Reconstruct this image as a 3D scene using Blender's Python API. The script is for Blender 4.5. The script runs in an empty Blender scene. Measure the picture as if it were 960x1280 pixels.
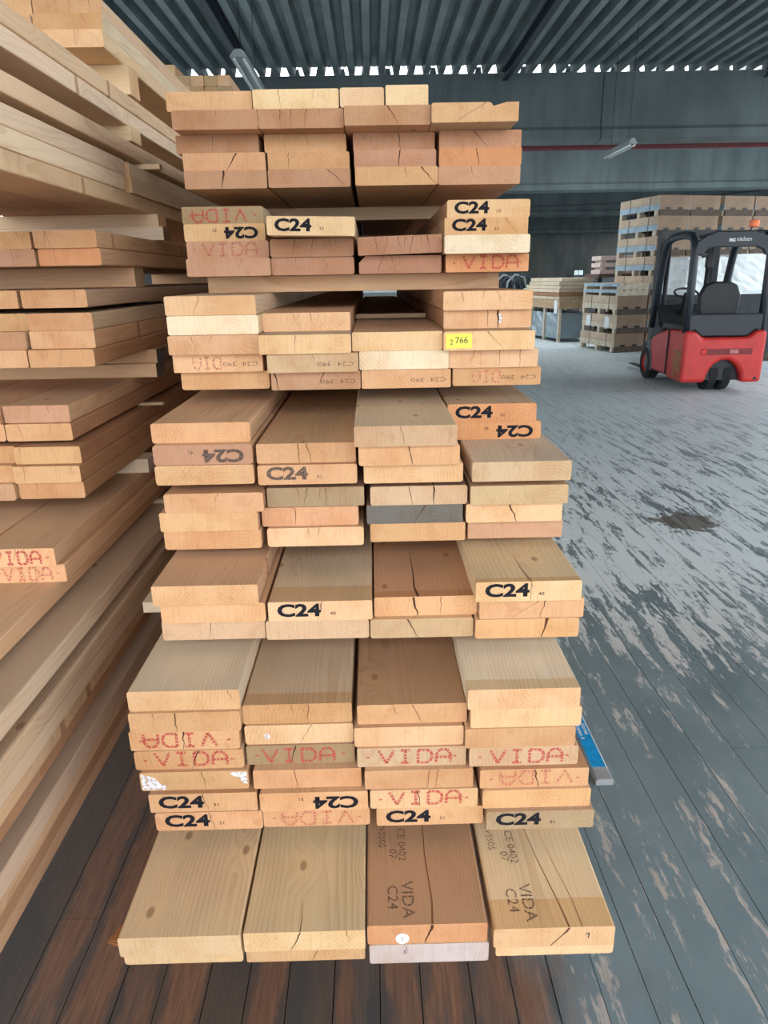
import bpy, bmesh, math, random
from mathutils import Vector, Matrix

S = bpy.context.scene
C = S.collection

# ------------------------------------------------------------------ camera
F_PX, PIT, ROLL, YAW, EYE = 872.1, 0.324021, -0.017328, 0.012519, 1.40
cy, sy, cp, sp, cr, sr = (math.cos(YAW), math.sin(YAW), math.cos(PIT), math.sin(PIT),
                          math.cos(ROLL), math.sin(ROLL))
r0 = Vector((cy, -sy, 0)); d0 = Vector((cp*sy, cp*cy, -sp)); u0 = Vector((sp*sy, sp*cy, cp))
right = r0*cr + u0*sr; up = u0*cr - r0*sr; back = -d0
cam_d = bpy.data.cameras.new('camera'); cam = bpy.data.objects.new('camera', cam_d); C.objects.link(cam)
cam_d.sensor_fit = 'HORIZONTAL'; cam_d.sensor_width = 36.0; cam_d.lens = F_PX*36.0/960.0
cam_d.clip_start = 0.02; cam_d.clip_end = 300
m = Matrix.Identity(4)
for i in range(3):
    m[i][0] = right[i]; m[i][1] = up[i]; m[i][2] = back[i]
m[0][3], m[1][3], m[2][3] = 0, 0, EYE
cam.matrix_world = m
S.camera = cam

# ------------------------------------------------------------------ light and exposure
W = bpy.data.worlds.new('sky'); S.world = W; W.use_nodes = True
bgn = W.node_tree.nodes['Background']
bgn.inputs['Color'].default_value = (0.91, 0.955, 1.0, 1); bgn.inputs['Strength'].default_value = 3.2
S.view_settings.view_transform = 'Standard'; S.view_settings.look = 'None'
S.view_settings.gamma = 1.0; S.view_settings.use_curve_mapping = False
S.view_settings.exposure = 0.48

# ------------------------------------------------------------------ helpers
def lin(r, g, b):
    f = lambda c: (c/255/12.92) if c/255 <= 0.04045 else ((c/255+0.055)/1.055)**2.4
    return (f(r), f(g), f(b), 1.0)

def tag(o, label=None, cat=None, group=None, kind=None):
    if label: o['label'] = label
    if cat: o['category'] = cat
    if group: o['group'] = group
    if kind: o['kind'] = kind
    return o

def mesh(name, verts, faces, mats=(), idx=None, smooth=False):
    me = bpy.data.meshes.new(name); me.from_pydata([tuple(v) for v in verts], [], faces)
    for mt in (mats if isinstance(mats, (list, tuple)) else [mats]): me.materials.append(mt)
    if idx: me.polygons.foreach_set('material_index', idx)
    if smooth: me.polygons.foreach_set('use_smooth', [True]*len(me.polygons))
    me.update()
    return me

def obj(name, me, parent=None, loc=(0, 0, 0), rot=(0, 0, 0), scale=None):
    o = bpy.data.objects.new(name, me); C.objects.link(o)
    o.location = loc; o.rotation_euler = rot
    if scale: o.scale = scale
    if parent: o.parent = parent
    return o

def empty(name, loc=(0, 0, 0), rz=0.0):
    o = bpy.data.objects.new(name, None); C.objects.link(o); o.location = loc; o.rotation_euler = (0, 0, rz)
    o.empty_display_size = 0.1
    return o

class MB:
    """collects shapes for ONE mesh"""
    def __init__(s): s.v = []; s.f = []
    def add(s, v, f):
        n = len(s.v); s.v += [tuple(p) for p in v]; s.f += [tuple(i+n for i in q) for q in f]; return s
    def box(s, x0, x1, y0, y1, z0, z1):
        return s.add([(x0,y0,z0),(x1,y0,z0),(x1,y1,z0),(x0,y1,z0),(x0,y0,z1),(x1,y0,z1),(x1,y1,z1),(x0,y1,z1)],
                     [(0,3,2,1),(4,5,6,7),(0,1,5,4),(1,2,6,5),(2,3,7,6),(3,0,4,7)])
    def prism(s, pts, a0, a1, axis='y'):
        """closed polygon pts swept along an axis: axis y: (x,z), axis x: (y,z), axis z: (x,y)"""
        n = len(pts)
        def P(p, a): return {'y': (p[0], a, p[1]), 'x': (a, p[0], p[1]), 'z': (p[0], p[1], a)}[axis]
        v = [P(p, a0) for p in pts] + [P(p, a1) for p in pts]
        f = [tuple(range(n)), tuple(reversed(range(n, 2*n)))] + [(i, i+n, (i+1) % n+n, (i+1) % n) for i in range(n)]
        return s.add(v, f)
    def tube(s, pts, r, seg=8, cap=True):
        pts = [Vector(p) for p in pts]; n = len(pts); v = []; f = []
        ref = None
        for i, p in enumerate(pts):
            t = (pts[min(i+1, n-1)] - pts[max(i-1, 0)]).normalized()
            if ref is None:
                ref = Vector((0, 0, 1)) if abs(t.z) < 0.9 else Vector((1, 0, 0))
            a = (ref - t*ref.dot(t)).normalized(); b = t.cross(a); ref = a
            for k in range(seg):
                w = 2*math.pi*k/seg
                v.append(p + (a*math.cos(w) + b*math.sin(w))*r)
        for i in range(n-1):
            for k in range(seg):
                k2 = (k+1) % seg
                f.append((i*seg+k, i*seg+k2, (i+1)*seg+k2, (i+1)*seg+k))
        if cap:
            f.append(tuple(reversed(range(seg)))); f.append(tuple(range((n-1)*seg, n*seg)))
        return s.add(v, f)
    def lathe_x(s, prof, cx, cyy, cz, seg=24):
        """profile of (x, radius) turned about an x-axis through (cyy, cz)"""
        n = len(prof); v = []; f = []
        for k in range(seg):
            w = 2*math.pi*k/seg
            for (x, r) in prof: v.append((cx+x, cyy+r*math.cos(w), cz+r*math.sin(w)))
        for k in range(seg):
            k2 = (k+1) % seg
            for i in range(n-1): f.append((k*n+i, k*n+i+1, k2*n+i+1, k2*n+i))
        return s.add(v, f)
    def build(s, name, mat, parent=None, smooth=False, bevel=0, loc=(0,0,0), rot=(0,0,0), segs=2):
        me = mesh(name, s.v, s.f, mat, smooth=smooth)
        bm = bmesh.new(); bm.from_mesh(me); bmesh.ops.recalc_face_normals(bm, faces=bm.faces)
        bm.to_mesh(me); bm.free()
        o = obj(name, me, parent, loc, rot)
        if bevel:
            b = o.modifiers.new('bevel', 'BEVEL'); b.width = bevel; b.segments = segs
            b.limit_method = 'ANGLE'; b.angle_limit = math.radians(40)
        return o

# ------------------------------------------------------------------ materials
class NT:
    def __init__(s, name):
        s.m = bpy.data.materials.new(name); s.m.use_nodes = True; s.t = s.m.node_tree
        s.b = s.t.nodes['Principled BSDF']; s.out = s.t.nodes['Material Output']
    def n(s, typ, **kw):
        x = s.t.nodes.new('ShaderNode'+typ)
        for k, v in kw.items():
            if k in ('inp',):
                for a, b in v.items():
                    if hasattr(b, 'is_output') or isinstance(b, bpy.types.NodeSocket): s.t.links.new(b, x.inputs[a])
                    else: x.inputs[a].default_value = b
            else: setattr(x, k, v)
        return x
    def l(s, a, b): s.t.links.new(a, b)
    def math(s, op, a, b=0.0, c=None, clamp=False):
        x = s.n('Math', operation=op, use_clamp=clamp)
        for i, q in enumerate((a, b, c)):
            if q is None: continue
            if isinstance(q, bpy.types.NodeSocket): s.l(q, x.inputs[i])
            else: x.inputs[i].default_value = q
        return x.outputs[0]
    def mixc(s, f, a, b, mode='MIX'):
        x = s.n('Mix', data_type='RGBA', blend_type=mode); x.clamp_factor = True
        for i, q in ((0, f), (6, a), (7, b)):
            if isinstance(q, bpy.types.NodeSocket): s.l(q, x.inputs[i])
            else: x.inputs[i].default_value = q
        return x.outputs[2]
    def ramp(s, f, lo, hi, clamp=True):
        x = s.n('MapRange', interpolation_type='SMOOTHSTEP'); x.clamp = clamp
        s.l(f, x.inputs['Value']); x.inputs['From Min'].default_value = lo; x.inputs['From Max'].default_value = hi
        return x.outputs['Result']
    def set(s, **kw):
        for k, v in kw.items():
            k = {'color': 'Base Color', 'rough': 'Roughness', 'metal': 'Metallic', 'normal': 'Normal', 'alpha': 'Alpha',
                 'spec': 'Specular IOR Level', 'trans': 'Transmission Weight'}[k]
            if isinstance(v, bpy.types.NodeSocket): s.l(v, s.b.inputs[k])
            else: s.b.inputs[k].default_value = v
        return s.m

def plain(name, rgb, rough=0.6, metal=0.0, var=0.12, scale=14.0, bump=0.0):
    t = NT(name); co = t.n('TexCoord').outputs['Object']
    nz = t.n('TexNoise', inp={'Vector': co, 'Scale': scale, 'Detail': 4.0}).outputs['Fac']
    c = lin(*rgb); dk = tuple(x*(1-var*1.6) for x in c[:3])+(1,); lt = tuple(min(1, x*(1+var)) for x in c[:3])+(1,)
    t.set(color=t.mixc(t.ramp(nz, 0.3, 0.7), dk, lt), rough=rough, metal=metal)
    if bump:
        b = t.n('Bump', inp={'Height': nz, 'Strength': bump, 'Distance': 0.01}); t.set(normal=b.outputs['Normal'])
    return t.m

def wood(name, end):
    """solid softwood: rings about a pith that runs along the board; tint comes from each board"""
    t = NT(name)
    oi = t.n('ObjectInfo'); rnd = oi.outputs['Random']
    co = t.n('TexCoord').outputs['Object']
    rx = t.math('MULTIPLY', t.math('SUBTRACT', rnd, 0.5), 0.22)
    rz = t.math('SUBTRACT', t.math('MULTIPLY', t.math('FRACT', t.math('MULTIPLY', rnd, 17.3)), 0.16), 0.10)
    off = t.n('CombineXYZ', inp={'X': rx, 'Y': 0.0, 'Z': rz}).outputs[0]
    p = t.n('VectorMath', operation='ADD', inp={0: co, 1: off}).outputs[0]
    seed = t.n('CombineXYZ', inp={'X': t.math('MULTIPLY', rnd, 91.0), 'Y': t.math('MULTIPLY', rnd, 37.0), 'Z': 0.0}).outputs[0]
    ps = t.n('VectorMath', operation='ADD', inp={0: co, 1: seed}).outputs[0]
    # slow drift of the pith along the board gives cathedral figure on the faces
    drift = t.n('Mapping', inp={'Vector': ps, 'Scale': (2.2, 0.55, 2.2)}).outputs[0]
    nz = t.n('TexNoise', inp={'Vector': drift, 'Scale': 2.0, 'Detail': 2.0, 'Roughness': 0.4})
    dv = t.n('VectorMath', operation='SCALE', inp={0: t.n('VectorMath', operation='SUBTRACT', inp={0: nz.outputs['Color'], 1: (0.5, 0.5, 0.5)}).outputs[0], 'Scale': 0.07}).outputs[0]
    p2 = t.n('VectorMath', operation='ADD', inp={0: p, 1: dv}).outputs[0]
    d2 = t.n('TexNoise', inp={'Vector': t.n('Mapping', inp={'Vector': ps, 'Scale': (7.0, 1.3, 7.0)}).outputs[0], 'Scale': 1.6, 'Detail': 3.0})
    dv2 = t.n('VectorMath', operation='SCALE', inp={0: t.n('VectorMath', operation='SUBTRACT', inp={0: d2.outputs['Color'], 1: (0.5, 0.5, 0.5)}).outputs[0], 'Scale': 0.016}).outputs[0]
    p2 = t.n('VectorMath', operation='ADD', inp={0: p2, 1: dv2}).outputs[0]
    kv = t.n('TexVoronoi', voronoi_dimensions='2D', inp={'Vector': t.n('Mapping', inp={'Vector': ps, 'Scale': (1.0, 0.55, 1.0)}).outputs[0], 'Scale': 7.0, 'Randomness': 1.0})
    kd = kv.outputs['Distance']; ks = t.n('SeparateColor', inp={0: kv.outputs['Color']}).outputs[0]
    on = t.math('GREATER_THAN', ks, 0.60)
    sx = t.n('SeparateXYZ', inp={0: p2})
    r = t.math('SQRT', t.math('ADD', t.math('MULTIPLY', sx.outputs[0], sx.outputs[0]), t.math('MULTIPLY', sx.outputs[2], sx.outputs[2])))
    if not end:
        r = t.math('ADD', r, t.math('MULTIPLY', t.math('MULTIPLY', t.math('SUBTRACT', 1.0, t.ramp(kd, 0.0, 0.30)), on), 0.016))
    ringd = t.math('ADD', 620.0, t.math('MULTIPLY', rnd, 500.0))
    ph = t.math('MULTIPLY', r, ringd)
    saw = t.math('FRACT', t.math('DIVIDE', ph, 6.2832))
    ring = t.math('POWER', saw, 2.2)                       # soft earlywood rising to a sharp latewood line
    fine = t.n('TexNoise', inp={'Vector': t.n('Mapping', inp={'Vector': ps, 'Scale': (1.0, 0.03, 1.0) if not end else (1.0, 1.0, 1.0)}).outputs[0], 'Scale': 260.0 if not end else 330.0, 'Detail': 3.0}).outputs['Fac']
    broad = t.n('TexNoise', inp={'Vector': t.n('Mapping', inp={'Vector': ps, 'Scale': (1.0, 0.35, 1.0)}).outputs[0], 'Scale': 9.0, 'Detail': 4.0}).outputs['Fac']
    if end:
        base = oi.outputs['Color']
        dark = t.mixc(1.0, base, (0.80, 0.68, 0.56, 1), 'MULTIPLY')
        c = t.mixc(t.math('MULTIPLY', ring, t.math('MULTIPLY', t.ramp(broad, 0.25, 0.7), 0.50)), base, dark)
        c = t.mixc(t.math('MULTIPLY', t.ramp(broad, 0.40, 0.72), 0.6), c, t.mixc(1.0, c, (0.86, 0.74, 0.62, 1), 'MULTIPLY'))
        c = t.mixc(t.math('MULTIPLY', t.ramp(fine, 0.35, 0.75), 0.30), c, t.mixc(1.0, c, (1.30, 1.28, 1.24, 1), 'MULTIPLY'))
        saw_m = t.n('Mapping', inp={'Vector': ps, 'Rotation': (0.0, 0.5, 0.0), 'Scale': (1.0, 1.0, 0.07)}).outputs[0]
        kerf = t.n('TexNoise', inp={'Vector': saw_m, 'Scale': 240.0, 'Detail': 2.0}).outputs['Fac']
        c = t.mixc(t.math('MULTIPLY', t.ramp(kerf, 0.48, 0.75), 0.30), c, t.mixc(1.0, c, (0.78, 0.68, 0.60, 1), 'MULTIPLY'))
        blot = t.n('TexNoise', inp={'Vector': ps, 'Scale': 26.0, 'Detail': 4.0, 'Roughness': 0.65}).outputs['Fac']
        c = t.mixc(t.math('MULTIPLY', t.ramp(blot, 0.52, 0.72), 0.32), c, t.mixc(1.0, c, (1.16, 1.14, 1.10, 1), 'MULTIPLY'))
        c = t.mixc(t.math('MULTIPLY', t.ramp(blot, 0.46, 0.30), 0.35), c, t.mixc(1.0, c, (0.76, 0.66, 0.58, 1), 'MULTIPLY'))
        h = t.math('ADD', t.math('MULTIPLY', fine, 0.6), t.math('MULTIPLY', ring, 0.4))
        b = t.n('Bump', inp={'Height': h, 'Strength': 0.25, 'Distance': 0.002})
        t.set(color=c, rough=0.85, normal=b.outputs['Normal'], spec=0.2)
    else:
        base = t.n('Attribute', attribute_type='OBJECT', attribute_name='face_tint').outputs['Color']
        dark = t.mixc(1.0, base, (0.74, 0.58, 0.44, 1), 'MULTIPLY')
        # warmer strip near the sawn end where a covering board kept the daylight off
        band = t.n('Attribute', attribute_type='OBJECT', attribute_name='band').outputs['Fac']
        yy = t.n('SeparateXYZ', inp={0: co}).outputs[1]
        inb = t.math('LESS_THAN', t.math('ADD', yy, t.math('MULTIPLY', t.math('SUBTRACT', broad, 0.5), 0.01)), band)
        base = t.mixc(t.math('MULTIPLY', inb, 0.8), base, t.mixc(1.0, base, (0.86, 0.70, 0.52, 1), 'MULTIPLY'))
        dark = t.mixc(1.0, base, (0.74, 0.58, 0.44, 1), 'MULTIPLY')
        c = t.mixc(t.math('MULTIPLY', ring, t.math('ADD', 0.16, t.math('MULTIPLY', t.ramp(broad, 0.3, 0.7), 0.42))), base, dark)
        c = t.mixc(t.math('MULTIPLY', t.ramp(fine, 0.4, 0.75), 0.16), c, dark)
        grey = t.mixc(1.0, c, (0.80, 0.82, 0.85, 1), 'MULTIPLY')
        c = t.mixc(t.math('MULTIPLY', t.ramp(broad, 0.45, 0.7), 0.55), c, grey)
        # knots
        halo = t.math('MULTIPLY', t.math('SUBTRACT', 1.0, t.ramp(kd, 0.05, 0.2)), on)
        core = t.math('MULTIPLY', t.math('SUBTRACT', 1.0, t.ramp(kd, 0.03, 0.065)), on)
        c = t.mixc(t.math('MULTIPLY', halo, 0.35), c, t.mixc(1.0, base, (1.1, 1.02, 0.9, 1), 'MULTIPLY'))
        c = t.mixc(t.math('MULTIPLY', core, 0.6), c, lin(120, 84, 58))
        b = t.n('Bump', inp={'Height': t.math('ADD', fine, t.math('MULTIPLY', ring, 0.5)), 'Strength': 0.15, 'Distance': 0.002})
        t.set(color=c, rough=0.62, normal=b.outputs['Normal'], spec=0.3)
    return t.m

def ink(name, rgb, lo, hi, scale=420.0):
    t = NT(name); co = t.n('TexCoord').outputs['Object']
    nz = t.n('TexNoise', inp={'Vector': co, 'Scale': scale, 'Detail': 3.0}).outputs['Fac']
    t.set(color=lin(*rgb), rough=0.85, alpha=t.math('SUBTRACT', 1.0, t.ramp(nz, lo, hi)), spec=0.1)
    return t.m

M_face, M_end = wood('softwood_face', False), wood('softwood_end_grain', True)
M_black = ink('black_stamp_ink', (36, 36, 42), 0.58, 0.95)
M_faded = ink('faded_grey_stamp_ink', (92, 80, 76), 0.42, 0.72)
M_red = ink('red_stamp_ink', (200, 92, 84), 0.40, 0.72, 300.0)
M_redpale = ink('faded_red_stamp_ink', (206, 114, 100), 0.34, 0.62, 260.0)
M_thin = ink('thin_brown_print_ink', (104, 82, 72), 0.40, 0.66)
M_crack = plain('dark_crack_wood', (70, 38, 24), 0.95)
M_crackl = plain('brown_crack_wood', (120, 74, 46), 0.95)
M_wax = ink('white_wax_paint', (232, 232, 236), 0.44, 0.74, 130.0)
M_yellow = plain('yellow_paper', (246, 232, 92), 0.7, var=0.03)
M_white_paper = plain('white_paper', (232, 232, 232), 0.6, var=0.03)
M_pen = plain('dark_pen_ink', (40, 44, 52), 0.6, var=0.02)

# ------------------------------------------------------------------ setting: materials
def floor_material():
    t = NT('worn_painted_floor_plank')
    pos = t.n('NewGeometry').outputs['Position']; rnd = t.n('ObjectInfo').outputs['Random']
    sx = t.n('SeparateXYZ', inp={0: pos}); X, Y = sx.outputs[0], sx.outputs[1]
    def noise(sc, scale, det=4.0, seed=(0, 0, 0), rough=0.6):
        mp = t.n('Mapping', inp={'Vector': pos, 'Scale': sc, 'Location': seed}).outputs[0]
        return t.n('TexNoise', inp={'Vector': mp, 'Scale': scale, 'Detail': det, 'Roughness': rough}).outputs['Fac']
    rs = t.math('MULTIPLY', rnd, 43.0)
    mpr = t.n('Mapping', inp={'Vector': pos, 'Scale': (10.0, 1.7, 1.0), 'Location': t.n('CombineXYZ', inp={'X': rs, 'Y': rs, 'Z': 0.0}).outputs[0]}).outputs[0]
    patch = t.n('TexNoise', inp={'Vector': mpr, 'Scale': 1.6, 'Detail': 6.0, 'Roughness': 0.68}).outputs['Fac']
    grain = noise((1.0, 0.05, 1.0), 190.0, 4.0)
    big = noise((1.0, 0.6, 1.0), 1.1, 3.0, (7, 3, 0))
    cloud = noise((1.0, 0.7, 1.0), 5.0, 5.0, (2, 9, 0))
    paint = t.mixc(t.ramp(cloud, 0.3, 0.7), lin(98, 114, 120), lin(118, 133, 138))
    paint = t.mixc(t.math('MULTIPLY', rnd, 0.5), paint, lin(130, 144, 148))
    scuff = t.mixc(t.ramp(grain, 0.35, 0.65), lin(196, 186, 177), lin(170, 160, 152))
    far = t.ramp(Y, 1.5, 3.6)                                  # driven part more scuffed; floor glare painted in as paler colour
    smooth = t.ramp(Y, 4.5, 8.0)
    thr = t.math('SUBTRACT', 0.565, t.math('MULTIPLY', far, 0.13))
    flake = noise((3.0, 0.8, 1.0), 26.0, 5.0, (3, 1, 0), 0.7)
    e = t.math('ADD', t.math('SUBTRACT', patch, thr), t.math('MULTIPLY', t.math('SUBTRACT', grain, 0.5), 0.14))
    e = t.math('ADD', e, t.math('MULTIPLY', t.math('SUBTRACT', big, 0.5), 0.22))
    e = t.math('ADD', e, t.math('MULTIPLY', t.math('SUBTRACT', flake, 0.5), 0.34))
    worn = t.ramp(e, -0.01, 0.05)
    pale = t.mixc(far, scuff, lin(222, 232, 235))  # distant wear turned near-white to carry the painted glare
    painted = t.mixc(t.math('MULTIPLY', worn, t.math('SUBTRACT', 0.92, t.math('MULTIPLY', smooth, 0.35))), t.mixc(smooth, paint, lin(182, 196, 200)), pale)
    # bare trodden boards beside the timber
    brown = t.mixc(t.ramp(grain, 0.3, 0.7), lin(112, 82, 66), lin(144, 106, 82))
    brown = t.mixc(t.math('MULTIPLY', rnd, 0.4), brown, lin(92, 74, 66))
    grime = t.ramp(noise((3.2, 0.55, 1.0), 2.4, 5.0, (4, 4, 0)), 0.47, 0.62)
    brown = t.mixc(t.math('MULTIPLY', grime, 0.6), brown, lin(66, 72, 75))
    ox = t.n('SeparateXYZ', inp={0: t.n('TexCoord').outputs['Object']}).outputs[0]
    edge = t.math('MINIMUM', ox, t.math('SUBTRACT', 1.0, ox))
    eg = t.math('SUBTRACT', 1.0, t.ramp(t.math('SUBTRACT', edge, t.math('MULTIPLY', t.math('SUBTRACT', noise((2.0, 0.8, 1.0), 7.0, 4.0, (8, 2, 0)), 0.45), 0.9)), 0.0, 0.16))
    brown = t.mixc(t.math('MULTIPLY', eg, 0.6), brown, lin(58, 66, 68))
    wob = t.math('MULTIPLY', t.math('SUBTRACT', noise((1.0, 0.5, 1.0), 3.0, 4.0, (1, 5, 0)), 0.5), 0.9)
    bare = t.ramp(t.math('ADD', X, wob), 0.52, 0.24)
    bare = t.math('MULTIPLY', bare, t.math('SUBTRACT', 1.0, t.ramp(Y, 6.0, 9.0)))
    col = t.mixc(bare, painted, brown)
    # oily stain in the open floor
    dx = t.math('DIVIDE', t.math('SUBTRACT', X, 1.83), 0.20); dy = t.math('DIVIDE', t.math('SUBTRACT', Y, 3.86), 0.17)
    rr = t.math('SQRT', t.math('ADD', t.math('MULTIPLY', dx, dx), t.math('MULTIPLY', dy, dy)))
    rr = t.math('ADD', rr, t.math('MULTIPLY', t.math('SUBTRACT', noise((1, 1, 1), 11.0, 4.0), 0.5), 2.0))
    stain = t.math('SUBTRACT', 1.0, t.ramp(rr, 0.75, 1.0))
    col = t.mixc(t.math('MULTIPLY', stain, 0.85), col, lin(84, 74, 62))
    rough = t.math('ADD', 0.40, t.math('MULTIPLY', worn, 0.10))
    rough = t.math('ADD', rough, t.math('MULTIPLY', bare, 0.12))
    b = t.n('Bump', inp={'Height': t.math('ADD', grain, worn), 'Strength': 0.12, 'Distance': 0.003})
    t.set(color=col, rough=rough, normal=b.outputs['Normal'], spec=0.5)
    return t.m

def concrete(name, a, b_, streak=True):
    t = NT(name); pos = t.n('NewGeometry').outputs['Position']
    n1 = t.n('TexNoise', inp={'Vector': t.n('Mapping', inp={'Vector': pos, 'Scale': (1.0, 1.0, 0.35)}).outputs[0], 'Scale': 1.6, 'Detail': 6.0}).outputs['Fac']
    n2 = t.n('TexNoise', inp={'Vector': t.n('Mapping', inp={'Vector': pos, 'Scale': (5.0, 5.0, 0.25)}).outputs[0], 'Scale': 2.0, 'Detail': 4.0}).outputs['Fac']
    c = t.mixc(t.ramp(n1, 0.3, 0.7), lin(*a), lin(*b_))
    c = t.mixc(t.math('MULTIPLY', t.ramp(n2, 0.5, 0.75), 0.35), c, tuple(x*0.6 for x in lin(*a)[:3])+(1,))
    t.set(color=c, rough=0.9)
    return t.m

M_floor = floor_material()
M_sub = plain('dark_gap_under_planks', (34, 34, 36), 0.95)
M_conc = concrete('grey_precast_concrete', (84, 95, 97), (103, 115, 116))
M_wall = concrete('dark_render_wall', (96, 102, 100), (116, 120, 116))
M_roof = plain('grey_corrugated_steel', (114, 126, 128), 0.38, 0.25, 0.16, 2.0)
M_steel = plain('dark_blue_steel', (38, 50, 62), 0.5, 0.3)
M_redrail = plain('dark_red_painted_steel', (96, 36, 42), 0.5)
M_ground = concrete('yard_asphalt', (96, 98, 100), (120, 122, 122))

ST = dict(kind='structure')
X0, X1, YB, YE = -9.0, 17.0, -3.2, 46.0
XF = 8.7                                                    # right side of the front bay
ZR = 4.79                                                   # lowest line of the corrugated roof

# floor: base under the boards, then plank by plank
mb = MB(); mb.box(X0, X1, YB, YE, -0.30, -0.028)
floor = mb.build('floor', M_sub); tag(floor, 'worn grey painted timber plank floor of the hall', 'floor', **ST)
def project(x, y, z):
    P = Vector((x, y, z-EYE)); d = P.dot(d0)
    if d < 0.05: return None
    px = F_PX*P.dot(r0)/d; py = -F_PX*P.dot(u0)/d
    return 480+cr*px-sr*py, 640+sr*px+cr*py
rng = random.Random(4)
planks = []
x = -1.62
while x < X1-0.2:
    w = rng.choice((0.085, 0.096, 0.104, 0.112, 0.130)); y = -3.0 - rng.random()*2.5; y = max(YB, y)
    while y < 20.0:
        L = rng.uniform(2.3, 4.6); y1 = min(20.0, y+L)
        if 20.0-y1 < 0.8: y1 = 20.0
        planks.append((x, x+w, y, y1)); y = y1
    x += w
def share(pk):
    a, b, c, d = pk; xs = []; best = 0
    ys = [c+(d-c)*k/12 for k in range(13)]
    area = 0
    for k in range(12):
        ym = (ys[k]+ys[k+1])/2
        p = project((a+b)/2, ym, 0); q1 = project(a, ym, 0); q2 = project(b, ym, 0)
        e1 = project((a+b)/2, ys[k], 0); e2 = project((a+b)/2, ys[k+1], 0)
        if not (p and q1 and q2 and e1 and e2): continue
        if -10 < p[0] < 970 and 400 < p[1] < 1290:
            hidden = (-0.50 < (a+b)/2 < 0.42 and ym > 1.15) or (a+b)/2 < -0.80
            if not hidden: area += abs(q2[0]-q1[0])*abs(e2[1]-e1[1])
    return area
planks = sorted(((share(p), p) for p in planks), key=lambda t: -t[0])
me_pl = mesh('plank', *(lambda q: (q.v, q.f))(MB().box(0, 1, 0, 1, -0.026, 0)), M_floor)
rest = MB()
for k, (ar, (a, b, c, d)) in enumerate(planks):
    dz = rng.uniform(-0.0022, 0.0)
    if k < 290 and ar > 0:
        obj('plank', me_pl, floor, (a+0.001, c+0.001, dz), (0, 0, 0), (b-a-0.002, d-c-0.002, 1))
    else:
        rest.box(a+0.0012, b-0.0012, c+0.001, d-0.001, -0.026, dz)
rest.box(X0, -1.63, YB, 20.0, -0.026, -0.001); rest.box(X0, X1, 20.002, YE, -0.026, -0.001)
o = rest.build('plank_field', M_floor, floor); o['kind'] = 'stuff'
mb = MB(); mb.box(-60, 70, -60, YB-0.01, -0.35, -0.06); mb.box(-60, X0-0.21, YB-0.01, 60, -0.35, -0.06); mb.box(X1+0.21, 70, 14.0, 60, -0.35, -0.06); mb.box(XF+0.21, 70, YB-0.01, 14.0, -0.35, -0.29)
tag(mb.build('yard_ground', M_ground), 'grey asphalt yard outside the open hall front', 'ground', **ST)

# corrugated roof: trapezoid flutes running away from the viewer, open at their far ends
def corrugated(name, xa, xb, ya, yb, z, pitch=0.262, dep=0.135):
    v = []; f = []; n = int((xb-xa)/pitch)
    prof = []
    for k in range(n):
        q = xa+k*pitch
        prof += [(q, 0), (q+0.085, 0), (q+0.115, dep), (q+0.165, dep*0.93), (q+0.215, dep), (q+0.245, 0)]
    for (px, pz) in prof: v += [(px, ya, z+pz), (px, yb, z+pz), (px, ya, z+pz+0.004), (px, yb, z+pz+0.004)]
    for i in range(len(prof)-1):
        a = i*4; b = a+4
        f += [(a, a+1, b+1, b), (a+2, b+2, b+3, a+3)]
    f.append((0, 2, 3, 1))
    return mesh(name, v, f, M_roof)
ce = obj('ceiling', corrugated('ceiling', X0-0.2, XF+0.35, YB-0.3, 14.13, ZR)); tag(ce, 'grey corrugated steel roof over the front bay', 'ceiling', **ST)
ce2 = obj('ceiling', corrugated('ceiling', X0-0.2, X1+0.4, 17.6, YE+0.3, 5.62, 0.5)); tag(ce2, 'corrugated steel roof over the rear bays', 'ceiling', **ST)

# precast beams across the hall, built of two lengths with an open joint
def cross_beam(n, y, label, ztop=ZR-0.012, zbot=3.68):
    b = empty('trim_%d' % n, (0, y, 0)); tag(b, label, 'beam', **ST)
    prof = [(0.10, zbot), (0.42, zbot), (0.42, ztop), (0.06, ztop), (0.06, zbot+0.24), (0.0, zbot+0.18), (0.0, zbot+0.04), (0.10, zbot)]
    prof = prof[:-1]
    edges = [X0, -3.9, 4.20, X1]
    for a, c in zip(edges, edges[1:]):
        mb = MB(); mb.prism(prof, a+0.008, c-0.008, 'x'); mb.build('beam_length', M_conc, b)
    return b
cross_beam(1, 14.0, 'grey precast concrete beam with a ledge, nearest under the corrugated roof')
cross_beam(2, 22.0, 'second grey concrete beam, seen under the nearest one', ZR+0.12)
cross_beam(3, 31.0, 'third concrete beam, dark under the rear roof', ZR+0.12)
cross_beam(4, 43.5, 'farthest concrete beam before the dark end wall', ZR+0.12)
mb = MB(); mb.box(X0, X1, 14.78, 14.86, 3.655, 3.765)
tag(mb.build('trim_5', M_redrail), 'dark red painted steel rail under the nearest concrete beam', 'rail', **ST)
for k, xr_ in enumerate((-2.0, 2.43, 7.05)):
    mb = MB(); mb.box(xr_-0.06, xr_+0.06, YB, 13.99, ZR-0.02, ZR-0.002); mb.box(xr_-0.012, xr_+0.012, YB, 13.99, ZR-0.13, ZR-0.02)
    mb.box(xr_-0.05, xr_+0.05, YB, 13.99, ZR-0.145, ZR-0.13)
    tag(mb.build('trim_%d' % (6+k), M_steel), ['dark steel joist under the roof above the hanging twin-tube lamp at left', 'dark steel joist under the middle of the corrugated roof',
        'dark steel joist under the roof above the forklift', 'dark steel joist under the roof, farthest right'][k], 'joist', **ST)
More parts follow.
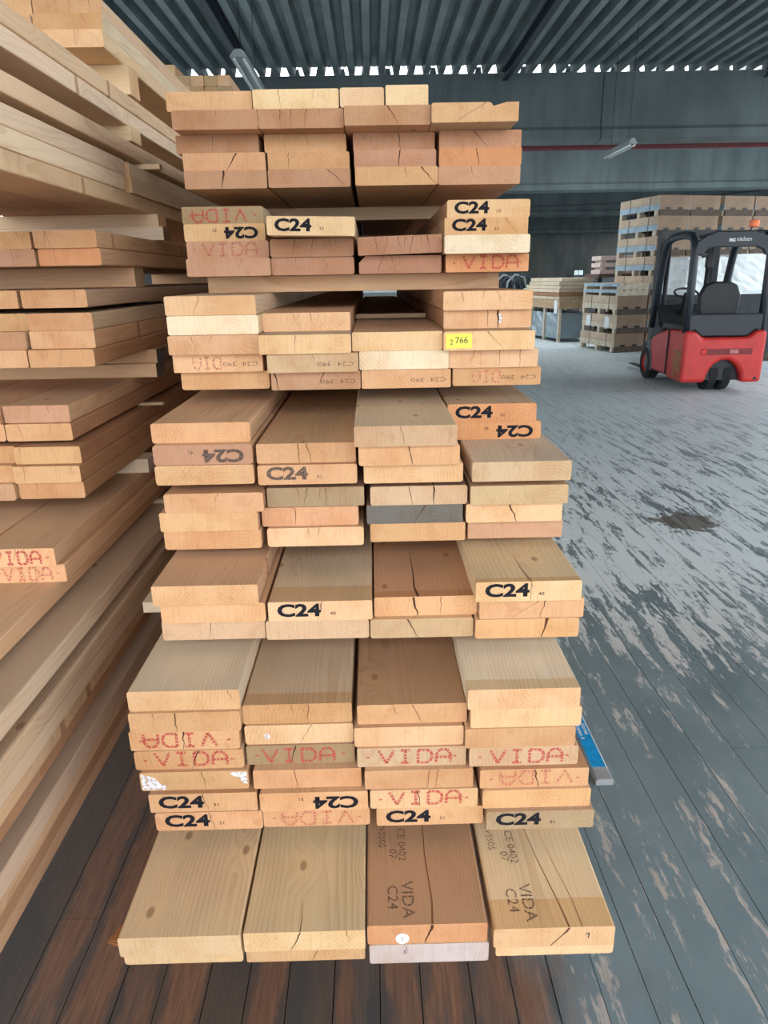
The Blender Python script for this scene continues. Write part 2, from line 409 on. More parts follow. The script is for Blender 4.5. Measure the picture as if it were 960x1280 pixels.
def side_wall(name, xa, xb, y0, y1, zlo, zhi, label):
    """plinth, lintel and piers with openings between"""
    mb = MB(); mb.box(xa, xb, y0, y1, -0.3, zlo); mb.box(xa, xb, y0, y1, zhi, 5.8)
    yy = y0
    while yy < y1-0.4: mb.box(xa, xb, yy, yy+0.3, zlo, zhi); yy += 4.3
    mb.box(xa, xb, y1-0.3, y1, zlo, zhi)
    return tag(mb.build(name, M_wall), label, 'wall', **ST)
side_wall('wall_left', X0-0.2, X0, YB, 14.0, 0.4, 4.3, 'left side wall of the front bay with large openings between piers')
side_wall('wall_right', XF, XF+0.2, YB, 14.0, 0.15, 4.5, 'right side wall of the front bay with large openings between piers')
side_wall('wall_left_rear', X0-0.2, X0, 14.01, YE, 2.6, 4.3, 'left side wall of the rear bays with a high window band')
side_wall('wall_right_rear', X1, X1+0.2, 14.01, YE, 2.6, 4.3, 'right side wall of the rear bays with a high window band')
mb = MB(); mb.box(X0, X1, YE, YE+0.2, -0.3, 5.8); tag(mb.build('wall_back', M_wall), 'dark end wall far at the back of the hall', 'wall', **ST)

# ------------------------------------------------------------------ boards
TH = 0.0446
def board_mesh(w, t, L, r=0.004, prof=None):
    if prof is None:
        prof = []
        for (cx, cz, a0) in ((w/2-r, r, -90), (w/2-r, t-r, 0), (-w/2+r, t-r, 90), (-w/2+r, r, 180)):
            for k in range(3):
                a = math.radians(a0+45*k); prof.append((cx+r*math.cos(a), cz+r*math.sin(a)))
    n = len(prof)
    v = [(p[0], 0, p[1]) for p in prof] + [(p[0], L, p[1]) for p in prof]
    f = [tuple(range(n)), tuple(reversed(range(n, 2*n)))] + [(i, i+n, (i+1) % n+n, (i+1) % n) for i in range(n)]
    return mesh('plank', v, f, [M_face, M_end], [1, 1]+[0]*n)

ENDS = dict(n=(207, 163, 121), l=(219, 180, 138), p=(226, 194, 152), w=(230, 210, 180), k=(190, 147, 116), b=(170, 128, 101),
            o=(206, 151, 108), g=(168, 144, 112), d=(104, 100, 96), i=(212, 166, 126), s=(194, 164, 130), a=(196, 182, 174))
FACES = dict(n=(204, 166, 130), b=(186, 144, 110), g=(204, 180, 152), p=(218, 190, 154), d=(174, 144, 118), w=(218, 200, 174), x=(238, 216, 186), y=(230, 202, 164))
def jit(c, r, s=7):
    k = r.uniform(-s, s); return tuple(max(0, min(255, q+k+r.uniform(-s/3, s/3))) for q in c)

def place_board(x, y, z, w, L, ecode, fcode, rng, ry=0.0, rz=0.0, t=TH, prof=None, name='plank'):
    o = obj(name, board_mesh(w, t, L, rng.uniform(0.0025, 0.006), prof), None, (x, y, z), (0, ry, rz))
    o.color = lin(*jit(ENDS[ecode], rng)); o['face_tint'] = list(lin(*jit(FACES[fcode], rng))[:3])
    return o

# --- lettering
_txt = {}
def text_mesh(s, size, xs=1.0, bold=0.0, mat=None):
    key = (s, size, xs, bold, mat.name)
    if key in _txt: return _txt[key]
    cu = bpy.data.curves.new('lettering', 'FONT'); cu.body = s; cu.size = size; cu.align_x = 'CENTER'; cu.align_y = 'CENTER'
    cu.offset = bold; cu.resolution_u = 3
    o = bpy.data.objects.new('lettering', cu); C.objects.link(o)
    dg = bpy.context.evaluated_depsgraph_get(); me = bpy.data.meshes.new_from_object(o.evaluated_get(dg))
    C.objects.unlink(o); bpy.data.objects.remove(o)
    for q in me.vertices: q.co = (q.co.x*xs, 0.0, q.co.y)
    me.materials.clear(); me.materials.append(mat); me.name = 'lettering'
    _txt[key] = me
    return me

GL = dict(V=[[(0, 1), (.5, 0), (1, 1)]], I=[[(.2, 1), (.8, 1)], [(.5, 1), (.5, 0)], [(.2, 0), (.8, 0)]],
          D=[[(.08, 0), (.08, 1), (.7, 1), (.98, .75), (.98, .25), (.7, 0), (.08, 0)]],
          A=[[(.02, 0), (.02, .62), (.28, 1), (.72, 1), (.98, .62), (.98, 0)], [(.02, .42), (.98, .42)]])
GL['-'] = [[(.2, .5), (.8, .5)]]
def dash_mesh(word, w, h, th, mat, dash=0.0062, gap=0.0016):
    key = (word, w, h, th, mat.name)
    if key in _txt: return _txt[key]
    mb = MB(); n = len(word); cw = w/n*0.80; st = w/n
    for i, ch in enumerate(word):
        x0 = -w/2+i*st+st*0.1
        for pl in GL[ch]:
            for (a, b) in zip(pl, pl[1:]):
                A = Vector((x0+a[0]*cw, 0, (a[1]-.5)*h)); B = Vector((x0+b[0]*cw, 0, (b[1]-.5)*h)); d = B-A; L = d.length
                if L < 1e-6: continue
                d.normalize(); q = Vector((-d.z, 0, d.x))*th/2; s = 0
                while s < L:
                    e = min(L, s+dash); P, Q = A+d*s, A+d*e
                    mb.add([P-q, Q-q, Q+q, P+q], [(0, 1, 2, 3)]); s = e+gap
    me = mesh('lettering', mb.v, mb.f, mat); _txt[key] = me
    return me

def crack_mesh(rng, w, t, x, x2=None, wid=0.0018, full=True, mat=None, z0=None, z1=None):
    """jagged split on the end face, from the top edge down"""
    x2 = x+rng.uniform(-0.012, 0.012) if x2 is None else x2
    za = t-0.0012 if z1 is None else z1; zb = (0.001 if full else t*rng.uniform(0.3, 0.6)) if z0 is None else z0
    n = 6; v = []; f = []
    for k in range(n):
        q = k/(n-1); px = x+(x2-x)*q+rng.uniform(-0.0022, 0.0022)*(0 < k < n-1); pz = za+(zb-za)*q
        hw = wid*(1-0.75*q)*rng.uniform(0.7, 1.2)/2
        v += [(px-hw, 0, pz), (px+hw, 0, pz)]
    for k in range(n-1): f.append((2*k, 2*k+2, 2*k+3, 2*k+1))
    return mesh('crack', v, f, mat or M_crack)

def top_split(o, pts, z, wid=0.0022, mat=None):
    """split that runs along the upper face"""
    v = []; f = []; n = len(pts)
    for k, (px, py) in enumerate(pts):
        hw = wid*(1-0.85*k/(n-1))/2; v += [(px-hw, py, z+0.0004), (px+hw, py, z+0.0004)]
    for k in range(n-1): f.append((2*k, 2*k+1, 2*k+3, 2*k+2))
    return obj('crack', mesh('crack', v, f, mat or M_crackl), o)

EPS = -0.0006
def stamp(o, code, w, t, rng):
    inv = 'i' in code
    rot = (0, math.pi, 0) if inv else (0, 0, 0)
    sg = -1 if inv else 1
    if code[0] == 'C':
        num = code[1:3]; mat = M_faded if 'f' in code else M_black
        dz = rng.uniform(-0.001, 0.003)*sg
        xc = sg*(-w*0.205); s = obj('strength_stamp', text_mesh('C24', 0.039, 1.38, 0.0015, mat), o, (xc, EPS, t/2+dz), rot)
        obj('stamp_number', text_mesh(num, 0.0105, 1.2, 0.0, mat), o, (sg*w*0.12, EPS, t/2-0.006*sg), rot)
        s['label'] = 'black C24 stamp' if 'f' not in code else 'faded C24 stamp'
    elif code[0] == 'V':
        mat = M_redpale if 'f' in code else M_red
        s = obj('red_lettering', dash_mesh('VIDA', w*0.70, t*0.68, 0.0058, mat), o, (sg*rng.uniform(-.006, .01), EPS, t/2+rng.uniform(-.002, .003)), rot)
        obj('red_lettering', dash_mesh('-', 0.016, t*0.5, 0.004, mat), o, (w*0.40, EPS, t/2), rot)
        obj('red_lettering', dash_mesh('-', 0.016, t*0.5, 0.004, mat), o, (-w*0.40, EPS, t/2), rot)
        s['label'] = 'red dotted lettering'
    elif code[0] == 'N':                       # faint small print, upside down
        obj('faint_print', text_mesh('C24', 0.0145, 1.6, 0.0, M_thin), o, (w*0.36, EPS, t*0.45), (0, math.pi, 0))
        obj('faint_print', text_mesh('390', 0.0145, 1.6, 0.0, M_thin), o, (w*0.13, EPS, t*0.45), (0, math.pi, 0))
        if 'r' in code: obj('red_lettering', dash_mesh('DIA', w*0.34, t*0.62, 0.0042, M_redpale), o, (-w*0.12, EPS, t*0.5), (0, math.pi, 0))

TABLE = [
('T01',-0.404,2.034,1.8122),('T02',-0.181,2.021,1.8122),('T11',-0.390,2.017,1.7672),('T12',-0.170,2.017,1.7672),
('T13',0.051,1.993,1.7672),('T14',0.271,1.974,1.7672),('T21',-0.402,2.086,1.7222),('T22',-0.168,2.090,1.7222),
('T23',0.070,2.088,1.7222),('T24',0.300,2.073,1.7222),('T31',-0.385,2.072,1.6772),('T32',-0.160,2.079,1.6772),
('T33',0.072,2.064,1.6772),('T34',0.298,2.050,1.6772),('T41',-0.381,2.052,1.6322),('T42',-0.158,2.049,1.6322),
('T43',0.074,2.031,1.6322),('T44',0.295,2.043,1.6322),('C01',-0.399,2.060,1.5450),('C04',0.314,1.989,1.5450),
('C11',-0.393,2.040,1.5000),('C12',-0.147,1.876,1.5000),('C14',0.305,1.961,1.5000),('C21',-0.381,2.003,1.4550),
('C22',-0.153,1.961,1.4550),('C23',0.078,1.935,1.4550),('C24',0.300,1.904,1.4550),('C31',-0.373,1.948,1.4100),
('C32',-0.153,1.968,1.4100),('C33',0.079,1.964,1.4100),('C34',0.309,1.952,1.4100),('S01',-0.388,1.758,1.3207),
('S04',0.286,1.779,1.3207),('S11',-0.383,1.745,1.2757),('S12',-0.163,1.807,1.2757),('S14',0.289,1.798,1.2757),
('S21',-0.380,1.723,1.2307),('S22',-0.160,1.700,1.2307),('S23',0.061,1.736,1.2307),('S24',0.281,1.711,1.2307),
('S31',-0.379,1.746,1.1857),('S32',-0.144,1.708,1.1857),('S33',0.077,1.735,1.1857),('S34',0.297,1.738,1.1857),
('S41',-0.368,1.764,1.1407),('S42',-0.140,1.730,1.1407),('S43',0.082,1.729,1.1407),('S44',0.308,1.746,1.1407),
('M01',-0.384,1.529,1.0582),('M03',0.067,1.454,1.0582),('M04',0.291,1.699,1.0582),('M11',-0.379,1.508,1.0132),
('M12',-0.151,1.505,1.0132),('M13',0.075,1.467,1.0132),('M14',0.305,1.702,1.0132),('M21',-0.378,1.503,0.9682),
('M22',-0.149,1.490,0.9682),('M23',0.085,1.485,0.9682),('M24',0.324,1.480,0.9682),('N01',-0.358,1.478,0.9107),
('N02',-0.135,1.507,0.9107),('N03',0.098,1.502,0.9107),('N04',0.323,1.490,0.9107),('N11',-0.374,1.481,0.8657),
('N12',-0.149,1.503,0.8657),('N13',0.089,1.505,0.8657),('N14',0.315,1.500,0.8657),('N21',-0.370,1.486,0.8207),
('N22',-0.138,1.491,0.8207),('N23',0.096,1.508,0.8207),('N24',0.322,1.515,0.8207),('P01',-0.357,1.321,0.7598),
('P04',0.312,1.306,0.7598),('P11',-0.346,1.329,0.7148),('P12',-0.121,1.328,0.7148),('P13',0.102,1.340,0.7148),
('P14',0.323,1.317,0.7148),('P21',-0.351,1.339,0.6698),('P22',-0.129,1.331,0.6698),('P23',0.093,1.327,0.6698),
('P24',0.315,1.315,0.6698),('Q01',-0.385,1.188,0.5966),('Q04',0.281,1.166,0.5966),('Q11',-0.386,1.181,0.5516),
('Q12',-0.166,1.201,0.5516),('Q13',0.064,1.191,0.5516),('Q14',0.288,1.170,0.5516),('Q21',-0.392,1.185,0.5066),
('Q22',-0.164,1.196,0.5066),('Q23',0.057,1.180,0.5066),('Q24',0.278,1.167,0.5066),('Q31',-0.387,1.183,0.4616),
('Q32',-0.163,1.191,0.4616),('Q33',0.062,1.175,0.4616),('Q34',0.287,1.168,0.4616),('Q41',-0.379,1.175,0.4166),
('Q42',-0.150,1.173,0.4166),('Q43',0.076,1.163,0.4166),('Q44',0.308,1.157,0.4166),('Q51',-0.363,1.164,0.3716),
('Q52',-0.138,1.159,0.3716),('Q53',0.086,1.159,0.3716),('Q54',0.314,1.151,0.3716),('Q61',-0.355,1.162,0.3266),
('Q62',-0.135,1.165,0.3266),('Q63',0.098,1.160,0.3266),('Q64',0.321,1.141,0.3266),('R01',-0.369,0.948,0.2434),
('R02',-0.145,0.951,0.2434),('R03',0.078,0.959,0.2434),('R04',0.306,0.945,0.2434),('R11',-0.373,0.969,0.1984),
('R12',-0.147,0.967,0.1984),('R13',0.081,0.957,0.1984),('R14',0.315,0.965,0.1984)]
# end tint, face tint, stamp (or None), cracks: list of fractions across the end (negative = partial), big = wide
LOOK = {
'T01': 'ln', 'T02': 'pn', 'T11': 'kn', 'T12': 'kb', 'T13': 'kn', 'T14': 'ng',
'T21': 'kn', 'T22': 'nn', 'T23': 'kn', 'T24': 'kn', 'T31': 'nn', 'T32': 'nn', 'T33': 'kn', 'T34': 'on',
'T41': 'kn', 'T42': 'kd', 'T43': 'nn', 'T44': 'kn',
'C01': 'gg', 'C04': 'ln', 'C11': 'ln', 'C12': 'pp', 'C14': 'nn', 'C21': 'kb', 'C22': 'bb', 'C23': 'bd', 'C24': 'wp',
'C31': 'kb', 'C32': 'bb', 'C33': 'bb', 'C34': 'ob',
'S01': 'lg', 'S04': 'lb', 'S11': 'wp', 'S12': 'ln', 'S14': 'lb', 'S21': 'nn', 'S22': 'lg', 'S23': 'ln', 'S24': 'ln',
'S31': 'ln', 'S32': 'sn', 'S33': 'wp', 'S34': 'ln', 'S41': 'nn', 'S42': 'kn', 'S43': 'nn', 'S44': 'nn',
'M01': 'nn', 'M03': 'sg', 'M04': 'og', 'M11': 'kn', 'M12': 'nn', 'M13': 'nn', 'M14': 'on', 'M21': 'nn', 'M22': 'nb', 'M23': 'ln', 'M24': 'sw',
'N01': 'nb', 'N02': 'gd', 'N03': 'sd', 'N04': 'sn', 'N11': 'nn', 'N12': 'in', 'N13': 'dd', 'N14': 'ln', 'N21': 'nn', 'N22': 'ln', 'N23': 'nn', 'N24': 'kn',
'P01': 'nn', 'P04': 'lp', 'P11': 'in', 'P12': 'lg', 'P13': 'nb', 'P14': 'in', 'P21': 'sn', 'P22': 'sn', 'P23': 'sn', 'P24': 'nn',
'Q01': 'lw', 'Q04': 'lw', 'Q11': 'nn', 'Q12': 'ng', 'Q13': 'nb', 'Q14': 'ln', 'Q21': 'nn', 'Q22': 'ln', 'Q23': 'ln', 'Q24': 'nn',
'Q31': 'nn', 'Q32': 'gd', 'Q33': 'sn', 'Q34': 'sn', 'Q41': 'nn', 'Q42': 'nn', 'Q43': 'nn', 'Q44': 'nb', 'Q51': 'ib', 'Q52': 'in', 'Q53': 'ln', 'Q54': 'nn',
'Q61': 'in', 'Q62': 'in', 'Q63': 'ib', 'Q64': 'gd',
'R01': 'pp', 'R02': 'pp', 'R03': 'ob', 'R04': 'lp', 'R11': 'pp', 'R12': 'lp', 'R13': 'aw', 'R14': 'lp'}
STAMPS = {'C01': 'Vi', 'C04': 'C33', 'C11': 'C33i', 'C12': 'C33', 'C14': 'C33', 'C21': 'Vf', 'C34': 'V',
'S31': 'Nr', 'S32': 'N', 'S42': 'N', 'S43': 'N', 'S44': 'Nr', 'M04': 'C42', 'M14': 'C42i', 'M11': 'C42if', 'M22': 'C42f',
'P04': 'C40', 'P12': 'C40', 'Q21': 'Vi', 'Q31': 'V', 'Q32': 'V', 'Q33': 'V', 'Q34': 'V', 'Q44': 'Vif',
'Q51': 'C51', 'Q52': 'C51i', 'Q53': 'V', 'Q61': 'C51', 'Q62': 'Vif', 'Q63': 'C51', 'Q64': 'C51'}
CRACKS = {'T02': [.30, -.71], 'T11': [-.52], 'T12': [.26, .38, .57, -.72], 'T13': [(.5, .62, .003)], 'T14': [(.62, .28, .0025)], 'T21': [.46, -.64], 'T22': [-.5],
'T23': [(.55, .58, .0025)], 'T24': [(.42, .6, .003)], 'T31': [(.66, .52, .004)], 'T32': [.26], 'T33': [(.56, .54, .0035)], 'T34': [(.45, .48, .0025), -.3],
'T41': [(.48, .44, .005)], 'T42': [(.72, .96, .003)], 'T43': [(.80, .98, .004), -.6], 'T44': [-.4],
'C23': [.2, .36, .48, -.56, .66, -.75, .82, -.3], 'C22': [.3, .52, -.7, -.8], 'C33': [(.3, .22, .002), .4, -.5], 'C32': [-.62, -.3], 'C31': [-.66], 'C14': [(.72, .9, .0012)],
'S01': [(.38, .3, .0015)], 'S04': [-.2, -.45, -.6], 'S12': [-.35, -.43, -.55, -.64], 'S14': [(.62, .62, .005), .5], 'S21': [-.25, -.48], 'S22': [.4], 'S24': [(.48, .66, .0022)], 'S34': [-.3, .57, .8],
'S42': [(.6, .5, .002), (.04, .08, .004)], 'S32': [-.5], 'M12': [(.42, .43, .002), .5], 'M03': [.45], 'M13': [(.5, .53, .003)], 'N02': [-.3, .42, -.55, .6], 'N03': [.4, (.65, .66, .004)],
'N13': [(.62, .48, .003), -.6], 'N12': [.34], 'N14': [(.45, .53, .004)], 'N22': [-.42, -.55], 'N01': [-.55], 'N24': [-.36],
'P12': [(.52, .47, .002)], 'P13': [(.38, .42, .006), .65], 'P04': [.52], 'P14': [(.6, .3, .0015), (.63, .58, .0025)], 'P23': [(.36, .46, .003)], 'P21': [.48], 'Q01': [-.9], 'Q11': [(.42, .42, .003), -.22], 'Q12': [(.6, .6, .0015), -.45],
'Q13': [(.5, .6, .002), -.32], 'Q21': [(.5, .48, .0025)], 'Q31': [(.6, .52, .003)], 'Q32': [(.46, .4, .003)], 'Q22': [(.62, .5, .0015)], 'Q42': [.38], 'Q41': [.57], 'Q43': [.6, .68], 'Q44': [(.5, .54, .003)], 'Q51': [.5], 'Q61': [.5], 'Q53': [(.44, .46, .002)],
'R02': [(.47, .38, .003), -.85], 'R03': [(.54, .48, .005)], 'R04': [(.62, .47, .004)], 'R13': [-.3], 'R12': [(.65, .55, .002)]}
COLW = {'1': 'leftmost column', '2': 'second column', '3': 'third column', '4': 'rightmost column'}
ORD = ['lowest'] + 'second third fourth fifth sixth seventh eighth ninth tenth eleventh twelfth thirteenth fourteenth fifteenth sixteenth seventeenth eighteenth nineteenth twentieth'.split()
ORD += ['twenty-'+w for w in 'first second third fourth fifth sixth seventh eighth ninth'.split()] + ['thirtieth'] + ['thirty-'+w for w in 'first second third fourth fifth'.split()]
ENDW = dict(n='tan', l='light tan', p='pale', w='whitish', k='pinkish brown', b='brown', o='orange', g='grey-stained', d='dark grey', i='pinkish', s='greyish tan', a='white-washed')
TILT = {'C12': 0.022, 'C23': -0.022, 'M23': 0.0}
# special outlines
def notch_profile(w, t, xs):
    """rounded board with an open split that leaves a thin bridge at the bottom"""
    h = w/2; r = 0.003
    return [(-h+r, 0), (h-r, 0), (h, r), (h, t-r), (h-r, t), (xs+0.004, t), (xs-0.001, t*0.55), (xs-0.010, 0.0012), (xs-0.012, 0.0012), (xs-0.006, t*0.5), (xs-0.004, t), (-h+r, t), (-h, t-r), (-h, r)]
def cut_profile(w, t):
    """upper right corner split off, as on the topmost right board"""
    h = w/2; r = 0.003
    return [(-h+r, 0), (h-r, 0.001), (h, r), (h, t), (h*0.72, t-0.0005), (h*0.42, t*0.80), (h*0.36, t*0.97), (h*0.30, t), (-h+r, t), (-h, t-r), (-h, r)]
def wane_profile(w, t):
    h = w/2; r = 0.003
    return [(-h+r, 0), (h-r, 0), (h, r), (h, t-r), (h-r, t), (-h+0.018, t), (-h, t-0.017), (-h, r)]
PROF = {'P24': lambda w, t: notch_profile(w, t, w*0.19), 'T14': cut_profile, 'C33': wane_profile}

BAND = {'P12': 0.075, 'P04': 0.02, 'Q04': 0.035, 'Q12': 0.04, 'R04': 0.062, 'Q01': 0.0, 'M03': 0.0, 'P13': 0.03}
counts = {}
BOARD = {}
order = sorted(TABLE, key=lambda r: r[3])
for (bid, bx_, by_, bz_) in order:
    rng = random.Random(bid)
    c = bid[2]; counts[c] = counts.get(c, 0)+1
    e, fcol = LOOK[bid]
    w = 0.2190
    prof = PROF[bid](w, TH) if bid in PROF else None
    o = place_board(bx_, by_, bz_+0.0002+abs(TILT.get(bid, 0))*0.11, w, 5.15-by_+rng.uniform(-.12, .12), e, fcol, rng, TILT.get(bid, 0.0), 0.0, TH, prof)
    BOARD[bid] = o; o['band'] = BAND.get(bid, 0.0)
    st = STAMPS.get(bid)
    what = ''
    if st:
        stamp(o, st, w, TH, rng)
        what = {'C': ' with '+('upside-down ' if 'i' in st else '')+('faded ' if 'f' in st else '')+'C24 stamp',
                'V': ' with '+('upside-down ' if 'i' in st else '')+'red lettering', 'N': ' with faint small print'}[st[0]]
    for k, cr_ in enumerate(CRACKS.get(bid, [])):
        if isinstance(cr_, tuple):
            me = crack_mesh(rng, w, TH, (cr_[0]-.5)*w, (cr_[1]-.5)*w, cr_[2])
        else:
            me = crack_mesh(rng, w, TH, (abs(cr_)-.5)*w, None, 0.0014, cr_ > 0, M_crackl if cr_ < 0 else None)
        obj('crack', me, o, (0, EPS, 0))
    n = counts[c]
    tag(o, '%s plank%s, %s of middle stack, %s from bottom' % (ENDW[e], what, COLW[c], ORD[n-1]), 'plank', 'planks in the middle stack')

# two narrow boards that finish the topmost layer
for k, (xx, ww, dz) in enumerate(((-0.0125, 0.112, 0.0), (0.1015, 0.108, 0.0))):
    rng = random.Random(70+k)
    o = place_board(xx, 2.015-0.006*k, 1.8124, ww, 3.1, 'p', 'n', rng, 0, 0, TH+0.003*k)
    tag(o, ['pale half-width plank in the topmost layer, left one of two', 'pale half-width plank at the right end of the topmost layer'][k], 'plank', 'planks in the middle stack')

# details that belong to single boards
o = BOARD['S24']
st_ = obj('price_sticker', mesh('price_sticker', [(-0.031, 0, -0.017), (0.031, 0, -0.017), (0.031, 0, 0.017), (-0.031, 0, 0.017)], [(0, 1, 2, 3)], M_yellow), o, (-0.073, -0.0012, 0.0225))
st_['label'] = 'yellow paper sticker with handwritten number'
obj('handwriting', text_mesh('2', 0.017, 1.0, 0.0, M_pen), st_, (-0.018, -0.0006, -0.003)); obj('handwriting', text_mesh('766', 0.021, 1.0, 0.0, M_pen), st_, (0.006, -0.0006, 0.001))
o = BOARD['R03']
mb = MB(); mb.lathe_x([(0, 0.0), (0, 0.0125), (0.0008, 0.0125), (0.0008, 0.0)], 0, 0, 0, 20)
b_ = mb.build('round_sticker', M_white_paper, o, False, 0, (-0.046, -0.0004, 0.0128), (0, 0, -math.pi/2)); b_['label'] = 'small round white sticker'
obj('handwriting', text_mesh('1', 0.012, 1.0, 0, M_faded), o, (-0.046, -0.0022, 0.0128))
top_split(o, [(0.009, 0.0), (0.012, 0.05), (0.006, 0.16), (0.008, 0.30), (0.003, 0.45)], TH, 0.0035)
obj('handwriting', text_mesh('5', 0.014, 1.2, 0, M_faded), BOARD['R13'], (-0.045, EPS, 0.027), (0, 0.5, 0))
o = BOARD['R04']
top_split(o, [(0.026, 0.0), (0.020, 0.05), (0.002, 0.16), (-0.014, 0.30)], TH, 0.003)
top_split(o, [(0.050, 0.0), (0.046, 0.06), (0.030, 0.16), (0.02, 0.26)], TH, 0.0015)
obj('handwriting', text_mesh('7', 0.017, 1.2, 0, M_pen), o, (0.062, EPS, 0.024), (0, -0.4, 0))
top_split(BOARD['P13'], [(-0.016, 0.0), (-0.022, 0.05), (-0.020, 0.12), (-0.021, 0.25)], TH, 0.005, M_crack)
top_split(BOARD['R02'], [(-0.007, 0.0), (-0.006, 0.03), (-0.009, 0.07)], TH, 0.002)
top_split(BOARD['M12'], [(-0.006, 0.0), (-0.005, 0.03)], TH, 0.003)
top_split(BOARD['N03'], [(0.033, 0.0), (0.034, 0.06), (0.03, 0.16)], TH, 0.004, M_crack)
top_split(BOARD['P04'], [(0.004, 0.0), (-0.004, 0.07), (-0.006, 0.16)], TH, 0.003)
for bid, x0_ in (('R03', -0.062), ('R04', -0.066)):
    o = BOARD[bid]                               # grading print along the upper face
    R_ = (math.radians(-90), 0, math.radians(-90))
    def flat(s, size, xx, yy):
        q = obj('grading_print', text_mesh(s, size, 1.15, 0.0, M_thin), o, (xx, yy, TH+0.0006)); q.matrix_local = Matrix(((0, 0, 1, xx), (-1, 0, 0, yy), (0, -1, 0, TH+0.0006), (0, 0, 0, 1)))
    flat('VIDA', 0.032, x0_+0.028, 0.055); flat('CE 0402', 0.022, x0_+0.022, 0.190); flat('07', 0.022, x0_+0.004, 0.165); flat('C24', 0.028, x0_, 0.060); flat('W5S05', 0.02, x0_-0.018, 0.215)
def smear(o, name, x0_, x1_, z0_, z1_, mat=None):
    rg = random.Random(x0_); n = 14; cx, cz = (x0_+x1_)/2, (z0_+z1_)/2
    pts = [(cx+(x1_-x0_)/2*math.cos(2*math.pi*k/n)*rg.uniform(.65, 1), 0, cz+(z1_-z0_)/2*math.sin(2*math.pi*k/n)*rg.uniform(.7, 1)) for k in range(n)]
    return obj(name, mesh(name, pts, [tuple(range(n))], mat or M_wax), o, (0, EPS*0.8, 0))
for pts_ in ([(-0.1065, 0.003), (-0.062, 0.002), (-0.056, 0.010), (-0.071, 0.019), (-0.078, 0.030), (-0.090, 0.036), (-0.1065, 0.041)],
             [(0.1065, 0.012), (0.1065, 0.041), (0.070, 0.042), (0.078, 0.033), (0.092, 0.026), (0.097, 0.015)]):
    q = obj('paint_smear', mesh('paint_smear', [(x_, 0, z_) for x_, z_ in pts_], [tuple(range(len(pts_)))], M_wax), BOARD['Q41'], (0, EPS*0.8, 0)); q['label'] = 'white paint smear'
smear(BOARD['Q22'], 'paint_smear', -0.072, -0.058, 0.010, 0.028)
smear(BOARD['S14'], 'paint_smear', 0.026, 0.038, 0.010, 0.036)
# splintered left arris of the lowest corner board
mb = MB(); rng = random.Random(5)
for k in range(7):
    z = 0.004+k*0.004; L = rng.uniform(0.025, 0.055); y0 = rng.uniform(0.0, 0.02)
    mb.add([(-0.1085, y0+0.05, z), (-0.1085, y0+0.05, z+0.005), (-0.1085-L*0.5, y0-0.004+L*0.2, z+0.001), (-0.1085, y0, z+0.001), (-0.1085, y0, z+0.005)],
           [(0, 1, 2), (3, 2, 4), (1, 4, 2), (0, 2, 3)])
spl = mb.build('splinter', M_face, BOARD['R01']); spl['face_tint'] = list(lin(186, 128, 84)[:3])

# bearers and stickers under and between the tiers of the middle stack
def cross(name, xa, xb, y, z, d, h, e, f, label, cat='bearer', group='bearers of the middle stack', seed=0):
    rng = random.Random(seed); o = obj(name, None if False else board_mesh(d, h, xb-xa, 0.002), None, (xb, y+d/2, z+0.0002), (0, 0, math.pi/2))
    o.color = lin(*jit(ENDS[e], rng)); o['face_tint'] = list(lin(*jit(FACES[f], rng))[:3])
    return tag(o, label, cat, group)
cross('bearer', -0.42, 0.46, 2.62, 1.5902, 0.095, 0.0416, 'n', 'p', 'crosswise bearer above the empty slot in the third column, middle stack', seed=1)
cross('bearer', -0.455, 0.36, 2.06, 1.3658, 0.095, 0.0440, 'n', 'n', 'long crosswise bearer under the fourth tier of C24-stamped planks, middle stack', seed=2)
cross('bearer', -0.36, 0.40, 4.3, 1.5902, 0.095, 0.0416, 'n', 'n', 'rear crosswise bearer under the topmost tier of the middle stack', seed=3)
cross('bearer', -0.36, 0.40, 4.4, 1.3658, 0.095, 0.0440, 'n', 'n', 'rear crosswise bearer under the second tier from the top, middle stack', seed=4)
for k, (z, h, lab) in enumerate(((1.1033, 0.037, 'under the tier with the yellow sticker'), (0.9558, 0.0116, 'under the tier with the protruding grey plank'),
                                 (0.8049, 0.0156, 'above the tier of two C24 stamps side by side'), (0.6417, 0.0278, 'above the seven-layer tier of the middle stack'), (0.2886, 0.0376, 'above the lowest two planks of the middle stack'))):
    for yy, wh in ((2.15 if k != 3 else 1.53, 'front'), (4.3, 'rear')):
        cross('bearer', -0.49 if not (k == 3 and wh == 'front') else -0.565, 0.43, yy, z, 0.075, h, 'p', 'w', '%s crosswise lath %s' % (wh, lab), seed=10+k)
cross('sticker_lath', -0.050, 0.175, 2.33, 1.2756+0.0003, 0.045, 0.014, 'p', 'p', 'thin pale lath in the open slot of the third column', 'lath', seed=31)
for yy, wh in ((1.75, 'front'), (4.2, 'rear')):
    for hz, lv in ((0.0, 'lower'), (0.099, 'upper')):
        cross('bearer', -0.50, 0.44, yy, hz, 0.10, 0.098, 's', 'd', '%s thick %s bearer carrying the middle stack on the floor' % (lv, wh), seed=41)

# ------------------------------------------------------------------ left stack
T4 = 0.0446
